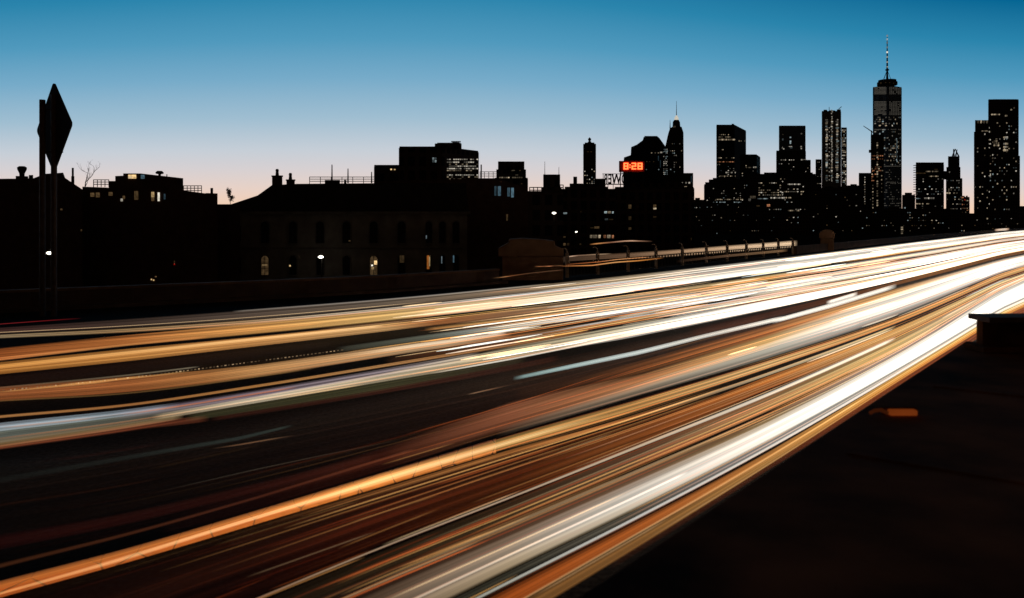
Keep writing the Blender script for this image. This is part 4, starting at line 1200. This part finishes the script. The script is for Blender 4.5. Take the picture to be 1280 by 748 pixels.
# clock
p = px(790, 216, YC - 3)
r = thing('clock_sign', p, 'glowing red digital rooftop clock reading 8:28', 'clock')
a, b = px(774, 201.4, YC - 3), px(805.5, 215.2, YC - 3)
MB().box(((a.x + b.x) / 2, YC - 2.7, (a.z + b.z) / 2), (b.x - a.x, 0.5, a.z - b.z)).build('panel', mat('clock_panel', (0.35, 0.03, 0.02), 0.8), r)  # red halo of the digits put into the panel colour
MB().sil([(779.4, 203), (780, 197), (788.6, 194), (788.6, 203)], YC - 1.9, 3).build('housing', M['dull'], r)
mb = MB()
for xx in (775.5, 790, 804):
    mb.tube([px(xx, 215, YC - 2.4), px(xx, 237, YC - 1.4)], 0.14, 5)
mb.tube([px(775.5, 216.5, YC - 2.4), px(804, 216.5, YC - 2.4)], 0.1, 5)
mb.build('stand', M['dull'], r)
SEG = {'8': 'abcdefg', '2': 'abdeg'}
def digit(ch, x0, x1, y0, y1):
    mb = MB()
    t = 1.75
    ym = (y0 + y1) / 2
    seg = dict(a=(x0, x1, y0, y0 + t), d=(x0, x1, y1 - t, y1), g=(x0, x1, ym - t / 2, ym + t / 2), f=(x0, x0 + t, y0, ym), b=(x1 - t, x1, y0, ym), e=(x0, x0 + t, ym, y1), c=(x1 - t, x1, ym, y1))
    for s_ in SEG[ch]:
        xa, xb, ya, yb_ = seg[s_]
        A, B = px(xa + .12, ya + .12, YC - 3.25), px(xb - .12, yb_ - .12, YC - 3.25)
        mb.box(((A.x + B.x) / 2, YC - 3.2 - 0.01 * ord(s_) % 0.05, (A.z + B.z) / 2), (B.x - A.x, 0.12, A.z - B.z))
    mb.build('digit', M['clock'], r)
digit('8', 779.4, 785.6, 203.6, 212.2)
digit('2', 789.4, 795.4, 203.6, 212.2)
digit('8', 796.8, 803.2, 203.6, 212.2)
mb = MB()
for yy in (206.4, 209.4):
    q = px(787.5, yy, YC - 3.25)
    mb.box(q, (.34, .12, .34))
mb.build('colon', M['clock'], r)

# lamps
def lamp(label, x, y, Y, size, name='street_lamp', arm=True, cat='street lamp', power=1.0):
    q = px(x, y, Y)
    r = thing(name, (q.x, Y, GZ), label, cat, 'lamps behind the roadway')
    MB().lathe(q, [(size * .3, -size * .45), (size * .9, -size * .2), (size, 0), (size * .8, size * .3), (size * .3, size * .45)], 12).build('lamp_globe', M['lamp'], r)
    MB().tube([(q.x, Y + size * 1.5, GZ), (q.x, Y + size * 1.5, q.z + size), (q.x, Y, q.z + size * 1.2), (q.x, Y, q.z + size * .5)], 0.07, 6).build('pole', M['dull'], r)
lamp('bright white street lamp between the two sign posts', 62, 316.5, 70, 0.26)
lamp('bright white lamp glowing between arched windows of the hall', 401, 321.5, 106, 0.36)
lamp('round greenish white lamp on the factory side below the antennas', 692.6, 266.6, 165, 0.42)
lamp('small round white lamp low on the factory front', 720.4, 290, 212, 0.28)

# ------------------------------------------------------------------ trees
def branch_tree(name, label, x, ybase, ytop, Y, spread, seed, leaves=0):
    R = random.Random(seed)
    b = px(x, ybase, Y)
    H = (ybase - ytop) / F * Y
    r = thing(name, b, label, 'tree')
    mb = MB()
    tips = []
    def grow(p, d, ln, rad, lev):
        pts = [p]
        for i in range(4):
            d = (d + Vector((R.uniform(-.3, .3), R.uniform(-.3, .3), R.uniform(-.02, .22)))).normalized()
            pts.append(pts[-1] + d * ln / 4)
        mb.tube(pts, rad, 5, rad * .55)
        tips.extend(pts[2:])
        if lev > 0:
            for _ in range(R.choice((2, 3, 3))):
                nd = (d + Vector((R.uniform(-spread, spread), R.uniform(-spread, spread), R.uniform(-.1, .5)))).normalized()
                grow(R.choice(pts[1:]), nd, ln * R.uniform(.5, .8), rad * .55, lev - 1)
    grow(b, Vector((0.05, 0, 1)), H * .52, H * .016 + .012, 4)
    mb.build('trunk', M['bark'], r)
    if leaves:
        lb = MB()
        for _ in range(leaves):
            c = R.choice(tips) + Vector((R.gauss(0, .1), R.gauss(0, .1), R.gauss(0, .1)))
            s_ = R.uniform(.05, .11)
            a = Vector((R.uniform(-1, 1), R.uniform(-1, 1), R.uniform(-1, 1))).normalized()
            e = a.orthogonal().normalized()
            lb.add([c - a * s_, c + e * s_ * .5, c + a * s_, c - e * s_ * .5], [[0, 1, 2, 3]])
        lb.build('crown', M['leaf'], r)
    return r
branch_tree('bare_tree', 'bare wispy tree rising between the gabled house and flat block', 103, 245, 200, 97, 1.0, 5)
branch_tree('roof_tree', 'small bushy tree standing on the low link roof', 288, 257, 241.5, 103.5, 0.9, 11, 620)

# ------------------------------------------------------------------ the skyline
WW = ['white', 'white', 'warm', 'cool']
r = tower('slender stone tower with a ball finial, alone above the factory', [(729, 1500), (745, 1500)], 181, 24, 'fac_stone', [(731, 743, 178.4, 3, 18)], grid(731, 743, 212, 232, 3, 2.6, .35, WW, 1.1, 1.1, 4) + [(735, 190, 2.2, .8, 'dim'), (739, 190, 1.6, .7, 'dim')], 'stone_tower')
q = px(737, 178.4, 1510)
MB().lathe(q, [(3.4, 0), (3.2, 1.8), (1.4, 2.2), (1.6, 3.2), (3.0, 4.6), (3.0, 6.5), (1.4, 8.4), (0.3, 9.6)], 12).build('finial', M['dull'], r)

Y = 1900
r = thing('faceted_tower', (px(806, 280, Y).x, Y, GZ), 'bulky faceted dark tower with sloped shoulders behind the red clock', 'skyscraper', 'buildings of the skyline')
MB().sil([(779, 287), (779, 214.5), (788, 214), (788, 204), (789, 184), (796, 181), (803.5, 175.4), (804.6, 171.6), (822, 170.8), (824.5, 173), (832.5, 184.2), (833, 287)], Y, 50).build('wall', M['fac_glass'], r)
boxpart(r, 'roof', 805.5, 821.5, 170.2, 171.3, Y + 6, 30)
windows(r, [(779, Y), (833, Y)], [(814.5, 191.4, 1.4, 1.3, 'warm'), (819, 191.4, 1.6, 1.3, 'warm'), (823, 191.4, 1.4, 1.2, 'warm'), (826.5, 190.8, 2.6, 1.6, 'white'), (808.5, 202.4, 1, .9, 'dim'), (812, 202.4, 1.8, .9, 'dim'), (817, 202.4, 1.2, .9, 'dim'), (808, 212.2, 1.3, 1.2, 'cool'), (823.4, 212.2, 1.3, 1.2, 'cool'), (823, 198, 1, 6, 'blue'), (825.5, 205, 1, 9, 'blue')])

Y = 1800
r = thing('spire_tower', (px(844, 280, Y).x, Y, GZ), 'tapering art deco tower with a white lit crown and needle spire', 'skyscraper', 'buildings of the skyline')
MB().sil([(829.5, 287), (831, 186), (835, 168), (837.4, 160.6), (840.6, 158.6), (852, 158.6), (854.4, 166), (855.2, 287)], Y, 46).build('wall', M['fac_stone'], r)
MB().sil([(840.6, 160), (841, 152.5), (843, 150), (848.4, 150), (850, 153), (850.6, 160)], Y + 6, 22).build('crown', M['fac_stone'], r)
q = px(845.6, 150, Y + 14)
MB().lathe(q, [(4.6, 0), (4.4, 4.5), (2.4, 8.5), (0.9, 10)], 12).build('lantern', M['white'], r)
MB().tube([q + Vector((0, 0, 9)), q + Vector((0, 0, 22)), q + Vector((0, 0, 42))], 0.9, 6, 0.35).build('spire', M['dull'], r)
q = px(837.6, 161, Y + 12)
MB().tube([q, q + Vector((0, 0, 20))], 1.3, 6, 0.3).build('antenna', M['dull'], r)
windows(r, [(829.5, Y), (855.2, Y)], row(829.6, 833, 190, 1.7, 'cool', 1.0, .8) + grid(829.8, 834, 187, 218, 1.4, 2.2, .8, ['cool', 'white'], .8, 1.1, 5) + grid(836, 852, 180, 215, 2.4, 3, .22, WW, 1, 1.2, 6) + [(843.6, 158.6, 1.4, 2, 'warm'), (841.6, 159, 1, 1.6, 'warm')])

tower('small block with bright upper windows at the foot of the spire tower', [(853, 900), (866.5, 900)], 217.6, 20, 'fac_stone', (), [(853, 228.5, 1.4, 1, 'white'), (857.6, 228.8, 2, 2, 'white'), (861.6, 228.8, 2, 2, 'white'), (857, 233.6, 3, 1, 'warm'), (858.6, 236.6, 1, 1.2, 'cool'), (864, 224, .8, 8, 'blue')] + grid(854, 864, 238, 250, 2.2, 2.8, .3, WW, 1.1, 1, 8), 'small_block', 'building')
tower('low dark infill block in the gap right of the spire tower', [(866, 860), (882, 860)], 251, 30, 'fac_stone', [(869, 875, 247.5, 4, 10)], grid(868, 880, 256, 275, 2.5, 4, .12, WW, 1.1, 1, 9), 'infill_block', 'building')

W6 = row(899, 918, 174.8, 1.5, 'warm', 1.5, 1.7, .85, 5) + row(899, 917, 171.5, 2, 'warm', 1.1, 1.1, .5, 6) + row(900, 917, 168.6, 2.2, 'warm', 1, .9, .4, 7) + row(897, 917, 202.6, 1.4, 'orange', 1.3, 1, .85, 8) + row(899, 917, 197.6, 2.4, 'warm', 1.5, 1.1, .45, 9) + row(919, 931, 176.5, 2.2, 'warm', 1.3, 1.2, .5, 3) + [(903.5, 187.4, 2, .9, 'warm')] + row(900, 919, 220.4, 2, 'warm', 1.3, 1.2, .7, 12) + row(908, 919, 216, 2.4, 'white', 2, 1.6, .7, 13) + row(906, 919, 228.6, 1.7, 'white', 1.6, 1.2, .7, 14) + grid(897, 917, 206, 236, 2.2, 2.6, .16, WW, 1, .9, 15)
tower('square topped dark tower seen on its corner with a glowing upper row', [(895.4, 1720), (918, 1720), (932.6, 1831)], 157, 30, 'fac_glass', [(914.5, 917.5, 155, 10, 8)], W6, 'square_tower')
tower('shorter flat tower leaning against the square topped tower', [(925, 1500), (945.6, 1500), (950.4, 1560)], 194.2, 30, 'fac_glass', (), row(933, 945, 209.6, 1.7, 'warm', 1.6, 1.2, .7, 21) + [(932.6, 207.4, 1, 1.2, 'warm'), (943.5, 209.4, 4, 1.5, 'white')] + grid(946.6, 949.6, 198, 232, 1.4, 2, .8, ['blue'], .8, 1.2, 22) + row(938, 946, 232, 2, 'white', 1.6, 1.5, .8, 23) + grid(928, 944, 214, 250, 2.6, 3, .15, WW, 1, 1, 24), 'flat_tower')
tower('stepped dark block at the left foot of the square topped tower', [(880, 1300), (930, 1300)], 231.5, 30, 'fac_stone', [(881.5, 928, 228, 4, 24), (886, 925, 224.6, 6, 20), (891, 921, 222.6, 8, 18)], grid(884, 928, 236, 268, 2.6, 3, .2, WW, 1.1, .9, 31) + row(895, 928, 249.6, 1.8, 'warm', 1.4, 1.0, .7, 32) + row(892, 928, 253, 2, 'cool', 1.3, 1, .6, 33), 'stepped_block', 'office building')
tower('broad low office slab packed with rows of lit windows', [(934, 1150), (1020, 1150)], 218.6, 40, 'fac_stone', [(946, 1018, 217.6, 5, 30), (955, 1016, 215.8, 8, 25)],
      grid(949, 978, 229, 244, 2.6, 3.2, .55, ['warm', 'warm', 'white'], 1.7, 1.2, 41) + grid(976, 1004, 224, 243, 2.4, 3, .6, ['warm', 'white'], 1.6, 1.2, 42) + row(964, 980, 247.6, 1.9, 'white', 1.9, 1.8) + row(948, 959, 248.6, 2, 'cool', 1.8, 1.1) + row(981, 988, 247.4, 2, 'warm', 1.6, 1.4, .8, 4) + row(985, 1000, 230.6, 1.7, 'white', 1.6, 1.3, .9, 5) + [(941, 246.6, 7, 3, 'warm'), (937, 250, 3, 3, 'white')] + row(984, 1000, 263.5, 1.9, 'warm', 1.8, 1.4, .9, 44) + [(960.6, 257, 4, 3, 'orange'), (947.6, 257.6, 4, 1.6, 'dim'), (939.4, 265, .9, 1.8, 'cool')] + grid(962, 1006, 250, 262, 2.8, 3.4, .28, WW, 1.4, 1, 46), 'office_slab', 'office building')
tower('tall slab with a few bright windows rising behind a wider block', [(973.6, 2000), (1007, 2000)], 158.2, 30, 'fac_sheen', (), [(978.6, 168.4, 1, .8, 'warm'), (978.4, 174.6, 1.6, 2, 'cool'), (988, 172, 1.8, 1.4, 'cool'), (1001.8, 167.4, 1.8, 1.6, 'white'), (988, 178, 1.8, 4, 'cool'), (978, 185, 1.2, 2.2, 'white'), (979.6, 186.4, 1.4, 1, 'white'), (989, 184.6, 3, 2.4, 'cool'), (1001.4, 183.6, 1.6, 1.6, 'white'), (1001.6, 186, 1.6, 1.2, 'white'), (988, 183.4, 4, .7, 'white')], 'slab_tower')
tower('wider dark block in front of the tall slab, lower on its right', [(970.2, 1700), (1007.4, 1700)], 189.4, 30, 'fac_stone', (), row(974, 992, 200.2, 2.7, 'white', 1.3, 1.2, .9, 51) + row(1002, 1007, 200, 1.9, 'white', 1.8, 1.4, 1) + grid(974, 1004, 205, 220, 3, 4, .15, WW, 1, 1, 52), 'dark_block', 'office building')
tower('short dark block filling the corner beside the wider block', [(1004, 1690), (1013.4, 1690)], 201, 28, 'fac_stone', (), grid(1005, 1012, 206, 232, 2.4, 4, .12, WW, 1, 1, 53), 'short_block', 'office building')

Y = 1350
Wg = []
for (x, p_, y0, y1, k) in ((1033.4, .8, 148, 228, 2.2), (1039.8, .95, 138, 230, 1.5), (1046.6, .9, 150, 228, 2.4)):
    Rr = random.Random(int(x))
    yy = y0
    while yy < y1:
        if Rr.random() < p_:
            Wg.append((x + Rr.uniform(-.6, .6), yy, k * Rr.uniform(.6, 1.5), 1.3, Rr.choice(['white', 'warm', 'white', 'cool'])))
        yy += 2.05
Wg += [(1036.6, y_, .9, 1, 'dim') for y_ in range(160, 228, 5)]
r = tower('rippling steel apartment tower with glowing window columns and a ragged top', [(1027.2, Y), (1051.4, Y)], 140, 34, 'fac_ribs', [(1029.5, 1034, 137.4, 3, 20), (1036, 1044, 138.2, 3, 20), (1046, 1051, 137, 4, 20)], Wg, 'rippled_tower')
tower('narrow lower wing of the rippling tower on its right side', [(1051.6, Y + 5), (1058.6, Y + 5)], 160.6, 28, 'fac_ribs', (), grid(1053, 1057, 163, 230, 2, 2, .75, WW, 1.5, 1.2, 61), 'tower_wing')
tower('narrow lower wing of the rippling tower on its left side', [(1019.4, Y + 5), (1027, Y + 5)], 200.4, 28, 'fac_glass', (), grid(1022, 1026, 203, 232, 1.8, 2.2, .5, WW, 1, 1, 62), 'tower_wing')
q = px(1036.5, 138.5, Y + 10)
MB().tube([q, q + Vector((0, 0, 6))], .5, 5).build('mast', M['dull'], r)
q = px(1048, 139, Y + 10)
MB().tube([q, q + Vector((1, 0, 4)), q + Vector((4, 0, 6)), q + Vector((5, 0, 7.5))], .6, 5).build('davit', M['dull'], r)

tower('low rounded block between the rippling tower and striped slab', [(1058, 1250), (1074, 1250)], 233, 30, 'fac_stone', [(1063, 1071, 230.4, 4, 18)], grid(1060, 1072, 240, 268, 2.6, 3.2, .14, WW, 1.1, 1, 63), 'rounded_block', 'building')
tower('narrow slab with a single stripe of lights left of the tallest tower', [(1073.4, 1400), (1089.4, 1400)], 217.4, 30, 'fac_glass', (), [(1081, y_, 1, 1.4, 'warm' if y_ % 2 else 'white') for y_ in range(222, 256, 3)] + grid(1075, 1088, 225, 262, 2.4, 3, .1, WW, 1, 1, 64), 'striped_slab')

# the tallest tower
Y = 2300
Wt = []
for y0, y1, p_ in ((109.5, 118.5, .92), (127.5, 143.5, .9)):
    yy = y0
    Rr = random.Random(int(y0))
    while yy < y1:
        for xx in [1094 + i * 2.1 for i in range(7)] + [1112.4 + i * 2.1 for i in range(7)]:
            if Rr.random() < p_:
                Wt.append((xx, yy, 1.7, .72, 'blue' if Rr.random() < .65 else 'cool'))
        yy += 1.6
Wt += grid(1094, 1125, 147, 206, 2, 2.6, .30, ['white', 'cool', 'warm'], 1.2, 1.5, 71)
Wt += [(1121 + .5 * math.sin(y_), y_, 1.3, 1.8, 'cool') for y_ in range(174, 204, 2)]
Wt += row(1106, 1125, 208, 1.5, 'cool', 1.2, .8, .9) + row(1106, 1122, 228, 1.6, 'cool', 1.1, .8, .8) + row(1094, 1125, 162, 1.8, 'white', 1.2, .8, .7)
Wt += grid(1106, 1125, 210, 285, 2, 2.8, .38, ['warm', 'white', 'cool'], 1.2, .9, 72)
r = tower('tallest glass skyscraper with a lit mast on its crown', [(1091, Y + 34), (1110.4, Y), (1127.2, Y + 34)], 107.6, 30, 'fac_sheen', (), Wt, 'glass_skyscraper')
plan = lambda x0, x1, Yc, d: [((x0 - CX) / F * Yc, Yc), ((x1 - CX) / F * Yc, Yc), ((x1 - CX) / F * Yc, Yc + d), ((x0 - CX) / F * Yc, Yc + d)]
q = px(1109, 107, Y + 30)
MB().lathe(q, [(27, 0), (27, 9), (24, 9.5), (24, 15), (8, 15.5)], 24).build('crown_ring', M['dull'], r)
mb = MB()
for i in range(6):
    t_ = i * math.pi / 3
    mb.tube([q + Vector((13 * math.cos(t_), 13 * math.sin(t_), 12)), q + Vector((0, 0, 45))], .55, 5)
mb.build('mast_stays', M['dull'], r)
MB().lathe(q, [(3.2, 12), (2.6, 42), (5.2, 43), (5.2, 46), (2.4, 47), (1.6, 100), (0.6, 146)], 10).build('mast', M['dull'], r)
for yy in (45, 49.4, 53.6, 59.5, 65.6, 71.6, 78, 84):
    c = px(1109, yy, Y + 30)
    MB().lathe(c, [(1.0, -3), (2.3, -2), (2.3, 2), (1.0, 3)], 8).build('mast_light', M['cool'] if yy < 60 else M['white'], r)
windows(r, [(1095, Y + 3), (1123, Y + 3)], [(1101, 104, 1.4, 1, 'dim'), (1107, 103.4, 1.6, 1, 'dim'), (1112, 103.6, 1.4, 1, 'dim'), (1117, 104.2, 1.4, 1, 'dim')])

Y = 1600
Wc = [(1096.6, y_, 1.7, 1.7, 'warm') for y_ in range(176, 268, 3) if y_ % 4] + grid(1090, 1103, 195, 199, 2.6, 4, .8, ['orange'], 1.5, 1.4, 81) + grid(1090, 1103, 209, 218, 2.2, 2.4, .75, ['orange', 'orange', 'warm'], 1.6, 1.4, 82) + grid(1089.6, 1092, 214, 226, 1.2, 2.4, .7, ['orange'], 1, 1.3, 83) + [(1091, y_, 1.2, 1.4, 'warm') for y_ in range(232, 262, 4)] + [(1102, y_, .9, 1.3, 'warm') for y_ in range(220, 244, 5)]
r = tower('unfinished slim tower with warm work lights and a crane on top', [(1088.4, Y), (1105, Y)], 169.4, 30, 'fac_stone', (), Wc, 'unfinished_tower')
MB().sil([(1086, 191), (1086, 187.4), (1088.6, 187.4), (1088.6, 191)], Y + 2, 5).build('hoist_cab', M['dull'], r)
q = px(1089.4, 169, Y + 6)
r = thing('tower_crane', q, 'tiny dark tower crane tilted left on top of the unfinished tower', 'crane')
MB().tube([q, q + Vector((0, 0, 9))], 1.1, 5).build('mast', M['dull'], r)
MB().tube([px(1091, 165.6, Y + 6), px(1085, 161.4, Y + 6), px(1079.2, 157.6, Y + 6)], 1.1, 5, .6).build('jib', M['dull'], r)

tower('dark low block with a rooftop tank just right of the tallest tower', [(1127.6, 1150), (1144, 1150)], 244.8, 30, 'fac_brick', [(1131, 1140, 241, 4, 16)], [(1131, 261, 1.8, 3.6, 'cool'), (1128.6, 270, 1, 4, 'dim')] + grid(1129, 1142, 250, 276, 2.6, 3.4, .14, WW, 1.1, 1, 91), 'tank_block', 'building')
W18 = row(1146, 1156, 216.8, 1.6, 'dim', 1.6, 1.3) + row(1158, 1172, 214.6, 1.5, 'warm', 1.6, 1.3, .9, 2) + [(1170, 212, 4, 1.4, 'dim')] + row(1162, 1172, 220.6, 2, 'warm', 1.8, 1.1, .8, 3) + row(1144.6, 1150, 248.4, 1.6, 'cool', 1.5, 1) + row(1156, 1167, 248, 1.5, 'white', 1.6, 1.8) + row(1146, 1166, 255, 1.8, 'warm', 1.5, 1.2, .7, 4) + grid(1146, 1178, 224, 246, 2.6, 3, .28, WW, 1.3, 1.1, 92) + grid(1145, 1180, 258, 286, 2.6, 3, .26, WW, 1.4, 1, 93)
r = tower('flat topped office tower with a greenish upper band and lit floors', [(1144.6, 1250), (1180, 1250)], 206, 40, 'fac_glass', [(1144.8, 1179.8, 203.2, .5, 36)], W18, 'office_tower')
mb = MB()
for yy in range(207, 248, 3):
    mb.box(px(1143.4, yy, 1249), (2.6, 4, 0.9))
mb.build('balcony_stack', M['pole'], r)
r = tower('narrow tower with an open pyramid of spikes on its crown', [(1182.4, 1450), (1203, 1450)], 224, 30, 'fac_stone', [(1183, 1200.6, 209, 3, 24), (1185, 1199.4, 195.6, 5, 20), (1178, 1186, 214, 2, 16)], [(1186.8, 215.4, 1.2, 1.4, 'white')] + row(1180, 1196, 241.6, 1.8, 'warm', 1.7, 1.5, .7, 5) + [(1186, 238, 1, 4, 'warm')] + grid(1184, 1201, 226, 270, 2.6, 3, .2, WW, 1.2, 1.1, 94), 'spiked_tower')
mb = MB()
for xa, xt in ((1190, 1193.8), (1192, 1191.8), (1194, 1196.2), (1197.8, 1194.2)):
    mb.tube([px(xa, 195.6, 1465), px(xt, 186.4 if xt < 1195 else 188, 1465)], .7, 5)
    mb.tube([px(xa + 1.2, 195.6, 1468), px(xt + .2, 187, 1468)], .6, 5)
mb.build('spikes', M['dull'], r)
tower('small block with red lit rooftop beside the spiked tower', [(1201.6, 1200), (1212, 1200)], 247.4, 24, 'fac_brick', [(1202.6, 1206, 245, 2, 8), (1207.4, 1209.6, 244.8, 2, 8)], [(1203.2, 247.2, 2.4, 1.6, 'orange'), (1206, 250, 1.4, 1.4, 'red')] + grid(1203, 1211, 251, 268, 2, 2.4, .45, ['warm', 'orange', 'dim'], 1.1, 1.3, 95), 'red_roof_block', 'building')

Y = 900
Wr = [(1222.6 + i * 3.7, 152.4, 2, 3.6, 'warm') for i in range(4)] + row(1228, 1235, 164, 2.4, 'warm', 2, 1.5) + grid(1219, 1234, 168, 278, 3, 4.4, .16, ['warm', 'white', 'warm'], 1.3, 1.6, 101)
tower('lower left half of the big twin towers at the right edge', [(1217.4, Y), (1236, Y)], 166, 36, 'fac_brick', [(1218.8, 1236, 150.4, 1, 30)], [w for w in Wr if w[1] > 167], 'apartment_tower')
r = bpy.context.scene.objects[-1] if False else None
Wq = row(1238, 1249, 143.4, 2, 'warm', 1.6, 1.5, .8, 6) + [(1264, 137.4, 2, 1.8, 'warm'), (1267.6, 135.2, 1.6, 1.8, 'warm'), (1257, 145, 1.6, 2, 'warm'), (1258.6, 145, 1.4, 1.8, 'warm')] + grid(1243, 1248, 174, 182, 2.2, 2.6, .8, ['warm'], 1.8, 2, 7) + grid(1255, 1259, 172, 188, 2, 3.8, .85, ['warm', 'white'], 1.8, 2.4, 8) + grid(1238, 1270, 150, 278, 2.9, 4.0, .14, ['warm', 'white', 'cool', 'warm'], 1.3, 1.5, 9) + grid(1236.6, 1238, 160, 270, 1.4, 5, .4, ['warm'], 1, 1.4, 10)
tower('taller right half of the big twin towers at the right edge', [(1235.2, Y - 2), (1273.4, Y - 2)], 125.4, 36, 'fac_brick', [(1241, 1270.6, 124.2, 2, 20)], Wq, 'apartment_tower')
tower('slim ledge tower stepping down beside the taller twin tower', [(1273.2, Y + 6), (1275, Y + 6)], 196, 30, 'fac_brick', (), (), 'ledge_tower', 'building')
# lit crown row of the left twin belongs to its set-back
lt = [o for o in sc.objects if o.get('label', '').startswith('lower left half')][0]
windows(lt, [(1218.8, Y + 0.6), (1236, Y + 0.6)], [w for w in Wr if w[1] < 167])
tower('flat low warehouse at the far right frame edge', [(1272, 700), (1330, 700)], 259, 40, 'fac_brick', (), grid(1274, 1282, 266, 276, 3, 4, .15, WW, 1.2, 1, 103), 'warehouse', 'building')

# low dark waterfront blocks in front of the towers
lows = [
    ('long dark waterfront block below the square topped tower', 872, 948, 262, 760, 1, .10),
    ('dark waterfront block under the broad office slab', 946, 1016, 268, 720, 2, .10),
    ('waterfront block below the rippling tower, sprinkled with lights', 1012, 1078, 236, 1050, 3, .10),
    ('waterfront block beneath the tallest tower with dotted lights', 1076, 1132, 262, 980, 4, .22),
    ('waterfront block beneath the flat topped office tower', 1130, 1186, 262, 900, 5, .20),
    ('low waterfront shed line between spiked and twin towers', 1184, 1226, 268, 860, 6, .16),
    ('low dark quay building in front of the twin towers', 1222, 1330, 276, 640, 7, .14),
]
for lab, x0, x1, yt, Yl, sd, p_ in lows:
    R = random.Random(sd)
    tiers = []
    xx = x0 + 3
    while xx < x1 - 10:
        w_ = R.uniform(5, 14)
        tiers.append((xx, min(x1 - 2, xx + w_), yt - R.uniform(1, 3.5), 4, 14))
        xx += w_ + R.uniform(5, 16)
    tower(lab, [(x0, Yl), (x1, Yl)], yt, 30, 'fac_brick', tiers, grid(x0 + 2, x1 - 2, yt + 4, 292, 2.8, 3.4, p_ * .6, ['white', 'cool', 'warm', 'dim'], 1.2, 1.0, 200 + sd), 'waterfront_block', 'building', group='low waterfront blocks under the skyline')
q = px(1127.4, 293.5, 330)
r = thing('light_column', (q.x, q.y, GZ), 'short stack of yellow lights standing below the tallest tower', 'light column')
MB().tube([(q.x, q.y + .5, GZ), (q.x, q.y + .5, px(1127, 282, 330).z)], .4, 6).build('post', M['dull'], r)
windows(r, [(1120, 330), (1135, 330)], [(1127.4, 284.4 + i * 2.5, 2.3, 1.5, 'warm') for i in range(4)])

C.objects.update() if hasattr(C.objects, 'update') else None
